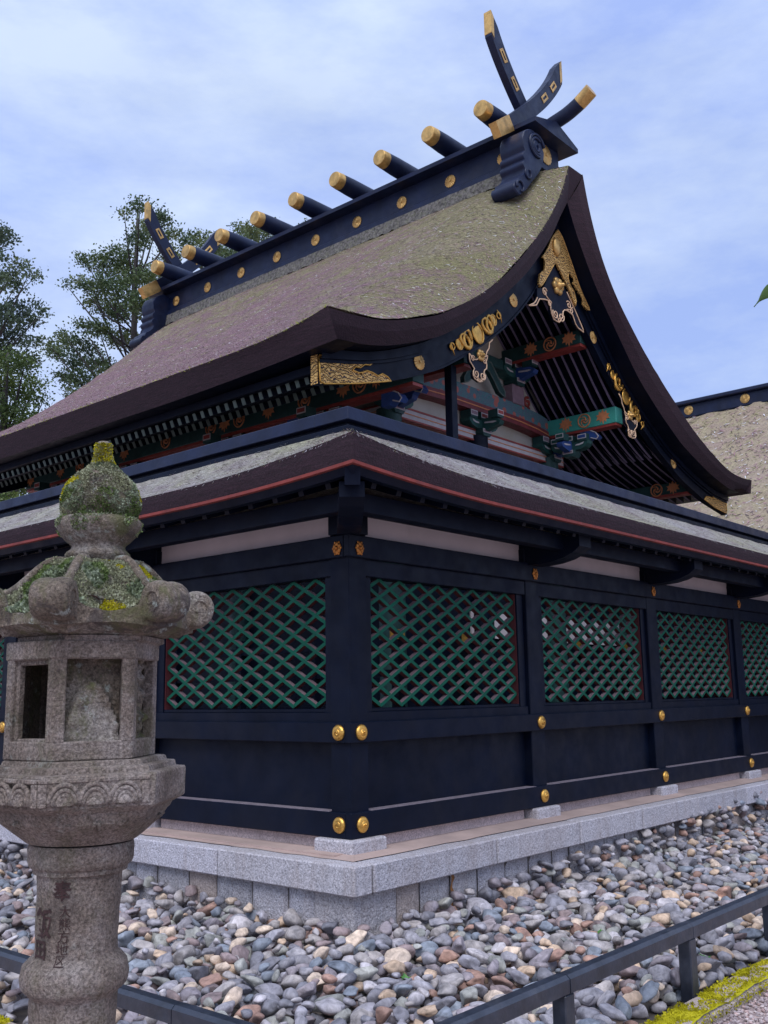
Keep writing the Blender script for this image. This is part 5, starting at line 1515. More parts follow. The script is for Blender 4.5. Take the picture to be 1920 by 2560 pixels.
# fire box: six corner posts, bands, panels
FB0, FB1, FR = 0.967, 1.312, 0.226
fb = MB(); ap = FR*math.cos(R(30))
for k in range(6):
    Mf = faceframe(A0+30+60*k, ap, 0.0)
    hw = FR/2
    fb.box(-hw, hw, -.035, .0, FB0, FB0+.055, 0, .004, Mf)
    fb.box(-hw-.004, hw+.004, -.035, .004, FB1-.055, FB1, 0, .004, Mf)
    fb.box(-hw, -hw+.034, -.035, .0, FB0+.05, FB1-.05, 0, .004, Mf)
    fb.box(hw-.034, hw, -.035, .0, FB0+.05, FB1-.05, 0, .004, Mf)
FBO = fb.build('fire_box', 'lantern_stone', lant)
def panel(k, kind):
    Mf = faceframe(A0+30+60*k, ap, 0.0); hw = FR/2-.030; z0, z1 = FB0+.052, FB1-.052
    mb = MB(); n, m = 22, 30; vs = []
    for j in range(m+1):
        for i in range(n+1):
            x = -hw+2*hw*i/n; z = z0+(z1-z0)*j/m
            s_, t = x/hw, (z-z0)/(z1-z0)
            y = -.022
            if kind == 'arch':
                ar = 0.72 - 0.62*s_*s_
                y = -.018 if t < ar else -.060
                y += .010*noise.noise(Vector((x*34, z*34, 2))) + .006*noise.noise(Vector((x*90, z*90, 5)))
            elif kind == 'carved':
                y = -.040 + .040*max(0, noise.noise(Vector((x*38, z*30, 8)))+.15) + .014*max(0, 1-((s_+.1)**2*3+(t-.35)**2*14)) + .012*max(0, 1-((s_)**2*4+(t-.62)**2*30))
            else: y = -.026 + .004*noise.noise(Vector((x*50, z*50, k)))
            vs.append(Mf @ Vector((x, y, z)))
    mb.add(vs, [(j*(n+1)+i, j*(n+1)+i+1, (j+1)*(n+1)+i+1, (j+1)*(n+1)+i) for j in range(m) for i in range(n)])
    return mb.build('carved_panel' if kind != 'plain' else 'panel', 'lantern_stone_lichen', FBO, smooth=True)
panel(0, 'arch'); panel(1, 'carved'); panel(2, 'plain'); panel(3, 'arch')
# the openings on the left: inner frame
for k in (5,):
    Mf = faceframe(A0+30+60*k, ap, 0.0)
    mb = MB()
    for (x0, x1, z0, z1) in ((-.082, -.066, FB0+.05, FB1-.05), (.070, .082, FB0+.05, FB1-.05), (-.066, .070, FB1-.070, FB1-.05)): mb.box(x0, x1, -.034, -.012, z0, z1, 0, .003, Mf)
    mb.box(-.066, .070, -.06, -.012, FB0+.05, FB0+.062, 0, .003, Mf)
    mb.build('window_frame', 'lantern_stone', FBO)
panel(4, 'plain')
mb = MB(); fl = hexring(.19, FB0+.012); mb.add(fl, [tuple(range(len(fl)))]); mb.build('fire_box_floor', 'lantern_stone', FBO)
# neck plate between fire box and roof
mb = hexstack([(.20, 1.304), (.222, 1.312), (.222, 1.326), (.2, 1.332)]); mb.build('neck', 'lantern_stone', lant)
# roof with upturned eaves
def kasa_pt(ai, t, under=False):
    """ai: angle in deg from a corner, t: 0 centre .. 1 eave"""
    k = (ai % 60.0); m_ = abs(k-30)/30.0               # 0 mid-side, 1 corner
    Rh = 0.315*math.cos(R(30))/math.cos(R(k-30))
    Rh = Rh*(1-0.045*(1-m_)**2)
    lift = 0.060*m_**3.0*max(0, (t-.45)/.55)**2.0
    if under:
        z = 1.322 + 0.038*max(0, t-.62)/.38*(1-.55*m_**2) + lift*0.15
        r_ = Rh*t
    else:
        ss = max(0.0, min(1.0, (t-.40)/.52)); ss = ss*ss*(3-2*ss)
        z = 1.562 - 0.030*t**1.5 - 0.140*ss*(1-.15*m_**2) + lift + 0.018*m_**6*(1-t*.4)*math.sin(math.pi*min(1, t*1.1))
        r_ = Rh*t
    return r_, z
nA, nT = 96, 22
mb = MB(); vs = []
def kv(i, t, under):
    ai = 360.0*i/nA; r_, z = kasa_pt(ai, t, under); an = la(A0+ai)
    p = LP(r_, an, z)
    a_ = 0.010 if not under else 0.003
    return p + Vector((0, 0, wob(p, a_*min(1, t*3), 16) + wob(p, a_*.4, 50)))
rows = [[kv(i, 0.02+0.98*j/nT, False) for i in range(nA)] for j in range(nT+1)]
lip = [[rows[-1][i]*(1-q) + kv(i, 1.0, True)*q + rgt*0 for i in range(nA)] for q in (.33, .7)]
und = [[kv(i, 1-0.94*j/8, True) for i in range(nA)] for j in range(9)]
allr = rows + lip + und
vs = [p for r_ in allr for p in r_]
fs = [(j*nA+i, j*nA+(i+1) % nA, (j+1)*nA+(i+1) % nA, (j+1)*nA+i) for j in range(len(allr)-1) for i in range(nA)]
fs += [tuple(range(nA))[::-1], tuple(range((len(allr)-1)*nA, len(allr)*nA))]
mb.add(vs, fs)
KASA = mb.build('lantern_roof', 'lantern_stone_lichen', lant, smooth=True, auto=42)
# fern-curl corners
def curl_mesh():
    mb = MB()
    # profile in radial (x) / height (z): hook that leaves the eave, rounds outwards and curls back in
    cx, cz, r0 = 0.316, 1.424, 0.057
    prof = []
    for k in range(30):
        t = -2.0 + k*0.235
        rr_ = r0*(1.0 + 0.22*max(0, (0.6-k/12))) * (1.0 if k < 20 else 1-0.045*(k-20))
        prof.append((cx+rr_*math.cos(t), cz+rr_*math.sin(t)))
    cen = [(0.20, 1.35), (0.26, 1.345)]
    wds = [.040, .048, .046, .040, .026]
    outer = [(0.205, 1.345), (0.265, 1.332)] + prof[:22]
    n = len(outer)
    off = [(-.056, .74), (-.052, .90), (-.040, 1.0), (-.020, 1.04), (.0, .985), (.020, 1.04), (.040, 1.0), (.052, .90), (.056, .74)]
    vs = []
    for y, s_ in off:
        for (x, z) in outer: vs.append((cx+(x-cx)*s_, y, cz+(z-cz)*s_))
    m_ = len(off)
    fs = [(j*n+i, j*n+i+1, (j+1)*n+i+1, (j+1)*n+i) for j in range(m_-1) for i in range(n-1)]
    fs += [(j*n+n-1, j*n, (j+1)*n, (j+1)*n+n-1) for j in range(m_-1)]
    fs += [tuple(range(n))[::-1], tuple(range((m_-1)*n, m_*n))]
    mb.add(vs, fs)
    for sg in (-1, 1):                                   # spiral line on each cheek
        mb.tube([(cx+(.036-.0014*k)*math.cos(-1.2+k*.33), sg*.0565, cz+(.036-.0014*k)*math.sin(-1.2+k*.33)) for k in range(20)], .0035, 5)
    me = mb.mesh('roof_curl', 'lantern_stone_lichen', smooth=True, auto=60)
    bm = bmesh.new(); bm.from_mesh(me); bmesh.ops.triangulate(bm, faces=[f for f in bm.faces if len(f.verts) > 4]); bm.to_mesh(me); bm.free()
    return me
CURL = curl_mesh()
for k in range(6):
    an = la(A0+60*k); o = Vector((LX, LY, 0)) + rgt*lx(1.4)
    M = Matrix.Translation(o) @ Matrix.Rotation(an, 4, 'Z')
    link('roof_curl', CURL, KASA, M=M)
for k in range(6):                                       # ribs running down to the curls
    an = la(A0+60*k); mb = MB()
    mb.tube([LP(kasa_pt(60*k, t)[0], an, kasa_pt(60*k, t)[1]-.004) for t in np.linspace(.25, .92, 12)], [.014]*12, 8)
    mb.build('roof_rib', 'lantern_stone_lichen', KASA, smooth=True)
# finial
F1 = [(0.075, 1.545), (0.088, 1.568), (0.100, 1.585), (0.099, 1.592), (0.082, 1.606), (0.079, 1.617), (0.098, 1.632), (0.118, 1.655), (0.129, 1.680), (0.128, 1.697), (0.118, 1.704), (0.108, 1.706)]
rot_lathe(dense(F1, .008), 56, .003, 22, 8, 0.03).build('finial_ring', 'lantern_stone_lichen', lant, smooth=True, auto=60)
F2 = [(0.106, 1.700), (0.113, 1.712), (0.121, 1.742), (0.1215, 1.765), (0.114, 1.795), (0.098, 1.822), (0.074, 1.846), (0.050, 1.866), (0.035, 1.882), (0.027, 1.902), (0.022, 1.93), (0.0205, 1.955), (0.016, 1.960), (0.004, 1.961)]
BULB = rot_lathe(dense(F2, .008), 64, .006, 18).build('finial', 'lantern_stone_lichen', lant, smooth=True, auto=70)
# moss and lichen as little leaves on the stone
MM = ['lichen', 'moss_green', 'moss_yellow', 'moss_grey']
def tuft(mb, p, nrm, size, mi, n=4, leafy=True):
    for _ in range(n):
        d = (nrm*random.uniform(.3, 1.1) + Vector((random.uniform(-1, 1), random.uniform(-1, 1), random.uniform(-.6, .8)))*0.75).normalized()
        s2 = d.orthogonal().normalized(); s2 = (Matrix.Rotation(random.uniform(0, 6.28), 3, d) @ s2)
        L = size*random.uniform(.6, 1.4); w = L*random.uniform(.22, .45)
        q = p + Vector((random.uniform(-1, 1), random.uniform(-1, 1), random.uniform(-1, 1)))*size*.35
        mb.add([q, q+d*L*.55+s2*w, q+d*L, q+d*L*.55-s2*w], [(0, 1, 2, 3)], mi)
mb = MB()
for q in range(34000):
    ai = random.uniform(0, 360); t = .33+.64*random.random()**.8
    r_, z = kasa_pt(ai, t); an = la(A0+ai); p = LP(r_, an, z)
    p += Vector((0, 0, wob(p, .010*min(1, t*3), 16)))
    c1 = noise.noise(p*13) + .25*noise.noise(p*40)
    cov = c1 + .9*(1-t) + .22
    if cov < -0.05: continue
    nrm = Vector((math.cos(an)*.5, math.sin(an)*.5, .9)).normalized()
    ye = noise.noise(p*9+Vector((5, 1, 2)))
    gy = noise.noise(p*11+Vector((1, 8, 2)))
    mi = 2 if ye > .33 else (3 if gy > .02-.5*(1-t)*.6 else (1 if c1 > .12 else 0))
    tuft(mb, p+Vector((0, 0, .012*max(0, c1))), nrm, (random.uniform(.004, .009) if mi != 0 else random.uniform(.006, .014)) if mi != 2 else random.uniform(.003, .006), mi, 3)
tag(mb.build('moss', MM, KASA, norm=False), kind='stuff')
mb = MB()
F2r, F2z = [q[0] for q in F2], [q[1] for q in F2]
for q in range(17000):
    z = random.uniform(1.705, 1.95); r_ = np.interp(z, F2z, F2r); an = random.uniform(0, 6.283)
    p = LP(r_, an, z); p = LP(r_+wob(p, .006, 18), an, z)
    c1 = noise.noise(p*17) + .3*noise.noise(p*50)
    if c1 < -.55: continue
    if z > 1.885 and random.random() < .6: mi = 2
    else:
        ye = noise.noise(p*14+Vector((3, 3, 3)))
        mi = 2 if ye > .42 else (3 if noise.noise(p*9+Vector((7, 0, 1))) > .1 else (1 if c1 > .1 else 0))
    tuft(mb, p, Vector((math.cos(an), math.sin(an), .35)).normalized(), random.uniform(.003, .007), mi, 3)
for q in range(3500):
    an = random.uniform(0, 6.283); z = random.uniform(1.675, 1.706)
    z = random.uniform(1.650, 1.706); p = LP(np.interp(z, [q[1] for q in F1], [q[0] for q in F1])+.003, an, z)
    if noise.noise(p*18) < -.05-(z-1.67)*9: continue
    tuft(mb, p, Vector((math.cos(an), math.sin(an), .6)).normalized(), random.uniform(.003, .007), random.choice((0, 3, 1, 1)), 2)
tag(mb.build('moss', MM, BULB, norm=False), kind='stuff')
# fallen bits on the lantern roof
def petal(name, p, d, L, w, mat, label, cat):
    mb = MB(); d = Vector(d).normalized(); s2 = d.cross(Vector((0, 0, 1))).normalized(); u_ = s2.cross(d)
    P = Vector(p); rows = []
    for t, ww in ((0, .12), (.25, .8), (.55, 1), (.8, .6), (1, .05)):
        c0 = P + d*L*t + u_*L*.16*math.sin(t*3.1)
        rows.append([c0-s2*w*ww+u_*w*.35*ww, c0-u_*0, c0+s2*w*ww+u_*w*.35*ww])
    vs = [q for r_ in rows for q in r_]
    vs += [q - u_*.0012 for q in vs]
    fs = [(j*3+i, j*3+i+1, (j+1)*3+i+1, (j+1)*3+i) for j in range(4) for i in range(2)]
    fs += [tuple(15+i for i in f) for f in fs]
    mb.add(vs, fs)
    return tag(mb.build(name, mat, smooth=True), label, cat)
def on_kasa(deg, t, dz=.012):
    r_, z = kasa_pt((deg-A0) % 360, t); return LP(r_, la(deg), z+dz)
petal('fallen_petal', on_kasa(11, .62), (0.3, -.3, -.75), .030, .009, 'pale_petal', 'single pale pink petal lying on the moss of the lantern roof', 'petal')
petal('dry_leaf', on_kasa(-6, .80), (.7, -.3, -.35), .042, .006, 'dry_twig', 'curled brown dry leaf between lantern roof curls', 'leaf')

# ================================================================== LOW BLACK RAILINGS
def railing(side, a0, a1, posts, label, zo=0.0):
    """square rail set on edge-bevelled posts, in lengths jointed over each post"""
    t = thing('low_railing', label, 'railing', 'low black railings round the cobble bed', loc=(a0, -2.07, -0.3) if side == 'r' else (-2.07, a0, -0.3))
    o0, o1 = -2.102, -2.028
    cuts = sorted(set([a0]+[p for p in posts if a0 < p < a1]+[a1]))
    for i in range(len(cuts)-1):
        mb = MB(); dz = zo + random.uniform(-.002, .002); do = random.uniform(-.002, .002)
        g0 = 0.0015
        f = ax(side)
        q = [(o0, -.056), (o1, -.056), (o1, -.003), (o1-.016, .011), (o0+.016, .011), (o0, -.003)]
        mb.prism(q, lambda o, z, d: f(d, o+do, z+dz), cuts[i]+g0, cuts[i+1]-g0)
        mb.build('rail', 'rail_paint', t)
    for p in posts:
        mb = MB(); abox(mb, side, p-.036, p+.036, o0+.004, o1-.004, -0.42, zo-0.059, 0, .005); mb.build('post', 'rail_paint', t)
    return t
plain('rail_paint', (0.021, 0.026, 0.040), 0.38, var=0.4, scale=9, bs=0.35, bscale=60, bd=.003, spec=.6, dirt=(0.11, 0.11, 0.13), dirt_amt=0.3)
railing('r', -2.115, 7.2, [-2.06, -0.96, 0.20, 1.30, 2.42, 3.54, 4.66, 5.78, 6.9], 'low black wooden railing running along the mossy kerb at lower right')
railing('l', -2.0265, 7.0, [-1.0, -0.06, 0.89, 1.84, 2.8, 3.75, 4.7, 5.65, 6.6], 'low black wooden railing passing behind the stone lantern at lower left', -0.05)

# ================================================================== KERBS with yellow moss
def kerb(side, a0, a1, label):
    t = thing('kerb', label, 'kerb', loc=(a0, -2.2, -0.42) if side == 'r' else (-2.2, a0, -0.42))
    a = a0; i = 0
    f = ax(side)
    while a < a1:
        L = random.uniform(.62, .8)
        mb = MB(); n, m_ = int(L/.04), 5; vs = []
        top = -.318
        def pt(aa, oo, z): return f(aa, oo, z)
        rows = []
        for (oo, z) in ((-2.265, -.43), (-2.262, -.335), (-2.245, top), (-2.20, top+.006), (-2.15, top+.004), (-2.105, top), (-2.092, -.335), (-2.09, -.43)):
            rows.append([Vector(f(a+.004+(L-.008)*j/n, oo + .006*noise.noise(Vector((a+j*.3, oo*9, z*9))), z + .006*noise.noise(Vector((a*7+j*.5, oo*9, 3))))) for j in range(n+1)])
        for r0_, r1_ in zip(rows[:-1], rows[1:]): mb.strip(r0_, r1_)
        mb.add([r_[0] for r_ in rows], [tuple(range(8))]); mb.add([r_[-1] for r_ in rows], [tuple(range(8))])
        mb.build('kerb_stone', 'granite_warm', t, smooth=True, auto=50)
        a += L; i += 1
    mb = MB()
    for q in range(15000 if side == 'r' else 6000):
        aa = random.uniform(max(a0, -1.2), min(a1, 3.5)) if side == 'r' else random.uniform(-.6, 1.2)
        oo = random.uniform(-2.268, -2.098)
        c1 = noise.noise(Vector((aa*5, oo*9, 4))) + .4*noise.noise(Vector((aa*16, oo*16, 1)))
        if c1 < -.34 + .25*(1 if oo > -2.13 else 0): continue
        p = Vector(f(aa, oo, top+.003+.008*max(0, c1))) if oo > -2.247 else Vector(f(aa, -2.264, random.uniform(-.36, top)))
        tuft(mb, p, Vector((0, 0, 1)) if oo > -2.247 else Vector(f(0, -1, .4)), random.uniform(.005, .012), 0, 2)
    tag(mb.build('moss', 'moss_yellow', t, norm=False), kind='stuff')
    # moss cushion under the tufts
    mb = MB(); n = 150
    lo, hi = (max(a0, -1.2), 3.5) if side == 'r' else (-.6, 1.2)
    vs = []
    for j in range(9):
        for i in range(n+1):
            aa = lo+(hi-lo)*i/n; oo = -2.258+.15*j/8
            c1 = noise.noise(Vector((aa*5, oo*9, 4))) + .4*noise.noise(Vector((aa*16, oo*16, 1)))
            vs.append(f(aa, oo, top-.002+.018*max(-.6, min(.8, c1+.28))))
    mb.add(vs, [(j*(n+1)+i, j*(n+1)+i+1, (j+1)*(n+1)+i+1, (j+1)*(n+1)+i) for j in range(8) for i in range(n)])
    tag(mb.build('moss_cushion', 'moss_yellow', t, smooth=True), kind='stuff')
kerb('r', -2.27, 8.0, 'low stone kerb thick with yellow moss at the lower right corner')
kerb('l', -2.0, 7.0, 'mossy stone kerb at the far left bottom behind the lantern shaft')

# ================================================================== COBBLES
def cobble_meshes(k, sub):
    out = []
    for s_ in range(k):
        bm = bmesh.new(); bmesh.ops.create_icosphere(bm, subdivisions=sub, radius=1.0)
        sd_ = s_*7.3
        # facet it a little: flatten against a few random planes, then add lumps
        pl_ = [(Vector((random.gauss(0, 1), random.gauss(0, 1), random.gauss(0, 1))).normalized(), random.uniform(.42, .86)) for _ in range(random.choice((4, 7, 11)))]
        for v in bm.verts:
            p = v.co.copy()
            for n_, d_ in pl_:
                e = p.dot(n_)-d_
                if e > 0: p -= n_*e*.9
            p *= 1 + .20*noise.noise(p*1.3+Vector((sd_, 0, 0))) + .04*noise.noise(p*4+Vector((sd_, 3, 0)))
            v.co = p
        me = bpy.data.meshes.new('cobble'); bm.to_mesh(me); bm.free()
        me.polygons.foreach_set('use_smooth', [True]*len(me.polygons))
        me.materials.append(MAT['cobble_0'])
        out.append(me)
    return out
BIG = cobble_meshes(16, 3)
LOW = cobble_meshes(12, 2)
LOWA = [(np.array([v.co[:] for v in m.vertices]), np.array([p.vertices[:] for p in m.polygons])) for m in LOW]
cell = 0.014
X0, X1, Y0, Y1 = -2.09, 6.9, -2.09, 4.6
NX, NY = int((X1-X0)/cell)+1, int((Y1-Y0)/cell)+1
H = np.full((NX, NY), -0.362)
gx = X0 + cell*np.arange(NX)[:, None]; gy = Y0 + cell*np.arange(NY)[None, :]
inside = ((gx > -0.215) & (gy > -0.215))
H[inside] = 5.0
STONES = []
def area_pick():
    if random.random() < 0.62:
        return X0+.05+(X1-X0-.1)*random.random(), random.uniform(-2.05, -0.25)
    return random.uniform(-2.05, -0.25), random.uniform(-0.3, Y1-.05)
lvl = lambda x, y: -0.262 + 0.055*max(0, 1-(min(-x if y > -0.3 else 9, -y if x > -0.3 else 9, max(-x, -y))-0.25)/1.2)
nS = 0
for q in range(9000):
    big = min(.098, max(.034, random.gauss(.060, .017)) * (1.3 if random.random() < .06 else 1))
    a, b_, c0 = big, big*random.uniform(.52, .9), big*random.uniform(.34, .68)
    best = None
    for tr in range(5):
        x, y = area_pick()
        th = random.uniform(0, math.pi)
        i0, i1 = int((x-a-X0)/cell), int((x+a-X0)/cell)+2
        j0, j1 = int((y-a-Y0)/cell), int((y+a-Y0)/cell)+2
        if i0 < 0 or j0 < 0 or i1 > NX or j1 > NY: continue
        dx = gx[i0:i1]-x; dy = gy[:, j0:j1]-y
        e = ((dx*math.cos(th)+dy*math.sin(th))/a)**2 + ((-dx*math.sin(th)+dy*math.cos(th))/b_)**2
        m_ = e < 1
        if not m_.any(): continue
        sq = np.sqrt(np.clip(1-e, 0, 1))*c0
        hh = H[i0:i1, j0:j1]
        zc = float(np.quantile((hh+sq)[m_], .90))
        if zc > 1: continue
        sc_ = zc + c0*.3 - lvl(x, y)
        if best is None or sc_ < best[0]: best = (sc_, x, y, th, zc, i0, i1, j0, j1, m_, sq)
    if best is None: continue
    s_, x, y, th, zc, i0, i1, j0, j1, m_, sq = best
    if s_ > 0.03: continue
    hh = H[i0:i1, j0:j1]
    # tilt follows the local slope a little
    hh[m_] = np.maximum(hh[m_], (zc+sq*.9)[m_])
    STONES.append((x, y, zc, a, b_, c0, th, random.gauss(0, .28), random.gauss(0, .28), int(rng.choice(len(STONE_COL), p=np.array(STONE_W)/sum(STONE_W)))))
scored = []
for k, s_ in enumerate(STONES):
    px, py, dz = proj((s_[0], s_[1], s_[2]))
    i, j = int((s_[0]-X0)/cell), int((s_[1]-Y0)/cell)
    top_ = H[min(i, NX-1), min(j, NY-1)] - (s_[2]+s_[5]*.9) < .012
    hid = (px < 300 and 60 < px and py > 2000)
    vis = 0 < px < 1920 and py < 2570 and dz > 0 and top_ and not hid
    scored.append(((s_[3]*s_[4]/dz**2) if vis else 0, k))
scored.sort(reverse=True)
ind = set(k for sc_, k in scored[:300] if sc_ > 0)
def smat(s_): 
    from mathutils import Euler
    return Matrix.Translation(s_[:3]) @ Euler((s_[7], s_[8], s_[6])).to_matrix().to_4x4() @ Matrix.Diagonal((s_[3], s_[4], s_[5], 1))
big_n = sorted(ind, key=lambda k: -STONES[k][3])
rank = {k: i for i, k in enumerate(big_n)}
CLAB = {}
lv, lf, lm, lo_ = [], [], [], 0
for k, s_ in enumerate(STONES):
    M = smat(s_)
    if k in ind:
        o = bpy.data.objects.new('cobble', BIG[k % len(BIG)]); col.objects.link(o); o.matrix_basis = M
        o.material_slots[0].link = 'OBJECT'; o.material_slots[0].material = MAT['cobble_%d' % s_[9]]
        size = 'large' if s_[3] > .060 else 'small' if s_[3] < .046 else 'middling'
        shape = 'flat' if s_[5]/s_[3] < .48 else 'rounded'
        px, py, dz = proj(s_[:3])
        on_r = (s_[0] + 0.3) > (s_[1] + 0.3)
        dist = -s_[1] if on_r else -s_[0]
        along = s_[0] if on_r else s_[1]
        row = 'touching the wall' if dist < 0.55 else 'near the wall' if dist < 0.95 else 'midway to the railing' if dist < 1.35 else 'nearer the railing' if dist < 1.75 else 'against the railing'
        J = JR if on_r else JL
        nth = sum(1 for q in J[:-1] if q < along)
        ordn = ['corner', 'first', 'second', 'third', 'fourth', 'fifth', 'sixth', 'seventh', 'eighth', 'ninth'][min(nth, 9)]
        lab = '%s %s cobble %s below %s coping' % (size, STONE_WORD[s_[9]], row, (ordn + (' right' if on_r else ' left')) if nth else 'corner')
        o['category'] = 'cobble'; o['group'] = 'river cobbles round the platform'
        CLAB.setdefault(lab, []).append((px, o))
    else:
        va, fa = LOWA[k % len(LOWA)]
        R3 = np.array(M.to_3x3())
        lv.append(va @ R3.T + np.array(M.translation)); lf.append(fa+lo_); lm.append(np.full(len(fa), s_[9])); lo_ += len(va)
NTH = ['leftmost', 'second from left', 'third from left', 'fourth from left', 'fifth from left', 'sixth from left', 'seventh from left', 'eighth from left', 'ninth from left', 'tenth from left', 'eleventh from left', 'twelfth from left', 'thirteenth from left', 'fourteenth from left']
for lab, lst in CLAB.items():
    lst.sort(key=lambda q: q[0])
    for i, (px, o) in enumerate(lst):
        o['label'] = lab if len(lst) == 1 else lab + ', ' + NTH[min(i, 13)]
me = bpy.data.meshes.new('cobble_bed')
lv = np.concatenate(lv); lf = np.concatenate(lf); lm = np.concatenate(lm)
me.from_pydata(lv.tolist(), [], lf.tolist())
for i in range(len(STONE_COL)): me.materials.append(MAT['cobble_%d' % i])
me.polygons.foreach_set('material_index', lm.astype(np.int32)); me.polygons.foreach_set('use_smooth', [True]*len(me.polygons)); me.update()
tag(link('cobble_bed', me), 'bed of mixed grey and tan river cobbles round the platform', 'cobbles', kind='stuff')
print('stones', len(STONES), len(ind))
# pink gravel of the path in the lower right corner
bm = bmesh.new(); bmesh.ops.create_icosphere(bm, subdivisions=1, radius=1.0)
ga = np.array([v.co[:] for v in bm.verts]); gf = np.array([[v.index for v in f.verts] for f in bm.faces]); bm.free()
for i, c0 in enumerate(((0.42, 0.30, 0.28), (0.34, 0.28, 0.28), (0.50, 0.42, 0.40), (0.25, 0.20, 0.20))): plain('gravel_%d' % i, c0, .9, var=.35, scale=60, bs=0)
lv, lf, lm, lo_ = [], [], [], 0
for q in range(5200):
    x, y = random.uniform(-1.3, 2.2), -2.27-1.0*random.random()**1.3
    s_ = random.uniform(.006, .013)
    A = np.array(Matrix.Rotation(random.uniform(0, 6.28), 3, 'Z') @ Matrix.Rotation(random.gauss(0, .5), 3, 'X') @ Matrix.Diagonal((s_, s_*random.uniform(.6, .9), s_*random.uniform(.45, .8))))
    jit = 1+rng.normal(0, .12, (len(ga), 1))
    lv.append((ga*jit) @ A.T + np.array((x, y, -.376+s_*.35+random.uniform(0, .008)))); lf.append(gf+lo_); lm.append(np.full(len(gf), random.randrange(4))); lo_ += len(ga)
me = bpy.data.meshes.new('path_gravel'); me.from_pydata(np.concatenate(lv).tolist(), [], np.concatenate(lf).tolist())
for i in range(4): me.materials.append(MAT['gravel_%d' % i])
me.polygons.foreach_set('material_index', np.concatenate(lm).astype(np.int32)); me.update()
tag(link('path_gravel', me), 'fine pinkish gravel of the path beyond the mossy kerb', 'gravel', kind='stuff')

# ---- small weeds and fallen leaves among the stones
def weed(x, y, z, n, s_, label):
    t = thing('weed', label, 'weed', 'weeds between the cobbles', loc=(x, y, z))
    for k in range(n):
        an = random.uniform(0, 6.28); mb = MB()
        d = Vector((math.cos(an), math.sin(an), random.uniform(.5, 1.3))).normalized(); s2 = d.cross(Vector((0, 0, 1))).normalized()
        p = Vector((x, y, z)); L = s_*random.uniform(.7, 1.3); w = L*.28
        mb.add([p, p+d*L*.4+s2*w, p+d*L-Vector((0, 0, L*.15)), p+d*L*.4-s2*w], [(0, 1, 2), (0, 2, 3)])
        mb.build('leaf', 'weed_leaf', t)
for (x, y, lab) in ((1.42, -1.70, 'tuft of bright green weed just behind the right railing, farthest right'), (-0.18, -1.55, 'small green weed among cobbles left of the right railing middle post'), (-1.02, -1.78, 'low green weed at the bottom centre between cobbles'), (0.62, -1.97, 'green weed against the mossy kerb beside the railing post'), (-1.60, 0.55, 'green weed among cobbles right of the lantern shaft'), (-1.75, 1.9, 'bright green weed among cobbles left of the lantern shaft'), (0.75, -1.25, 'tiny green weed in the middle of the right cobble bed'), (-0.62, -0.95, 'tiny green weed in front of the platform corner')):
    i, j = min(NX-1, max(0, int((x-X0)/cell))), min(NY-1, max(0, int((y-Y0)/cell)))
    weed(x, y, min(H[i, j], -.2)-.01, 9, .05, lab)

# ================================================================== TREES
def unproj(px, py, depth):
    return CAM + (fw + rt*((px-960)/FPX) - up*((py-1280)/FPX))*depth
def tree(label, base, clumps, mat, leaf, per, trunk_r, group, top=None):
    """clumps: (centre, radius); leaves are small sprays spread through each clump, thin at the rim"""
    t = thing('conifer_tree', label, 'tree', group, loc=base)
    mb = MB()
    b0 = Vector(base); topp = Vector(top) if top else max((c for c, r in clumps), key=lambda c: c.z)
    axis = [b0 + (topp-b0)*q + Vector((.25*math.sin(q*5), .25*math.cos(q*4), 0))*(q*(1-q)*2) for q in np.linspace(0, 1, 9)]
    mb.tube(axis, [trunk_r*(1-.9*q) for q in np.linspace(0, 1, 9)], 9)
    for c, r in clumps:
        q = max(.05, min(.96, (c.z-b0.z-.5)/(topp.z-b0.z+.01)-.08)); s_ = b0+(topp-b0)*q
        md = (s_+c)/2 + Vector((0, 0, -.1*(c-s_).length))
        mb.tube([s_, md, c], [trunk_r*.18*(1-.6*q), trunk_r*.10, trunk_r*.03], 6)
    mb.build('trunk', 'bark', t, smooth=True)
    vs, fs = [], []
    for c, r in clumps:
        r = r*.93; n = int(per*15.0*r**2.2)
        nsp = max(6, int(n/14))
        for s_ in range(nsp):
            v = Vector((random.gauss(0, 1), random.gauss(0, 1), random.gauss(0, 1))).normalized()*r*random.random()**.45
            v.z *= .62
            sp = c+v
            d0 = (v + Vector((0, 0, .25*r)) + Vector((random.gauss(0, .3), random.gauss(0, .3), random.gauss(0, .3)))*r).normalized()
            for k in range(14):
                d = (d0 + Vector((random.gauss(0, 1), random.gauss(0, 1), random.gauss(0, .8)))*.75).normalized()
                L = leaf*.38*random.uniform(.6, 1.4); w = L*random.uniform(.25, .45)
                s2 = d.orthogonal().normalized(); s2 = Matrix.Rotation(random.uniform(0, 6.28), 3, d) @ s2
                p = sp + Vector((random.gauss(0, 1), random.gauss(0, 1), random.gauss(0, .7)))*leaf*.55
                o = len(vs)
                vs += [p, p+d*L*.5+s2*w, p+d*L, p+d*L*.5-s2*w]
                fs.append((o, o+1, o+2, o+3))
    m2 = MB(); m2.add(vs, fs); m2.build('crown', mat, t, norm=False)
    return t
def clumps_px(lst, depth, spread, sc_=1.0):
    out = []
    for px, py, r in lst:
        dd = depth + random.uniform(-spread, spread)
        out.append((unproj(px, py, dd), r*dd/FPX*sc_))
    return out
D1 = 24.0
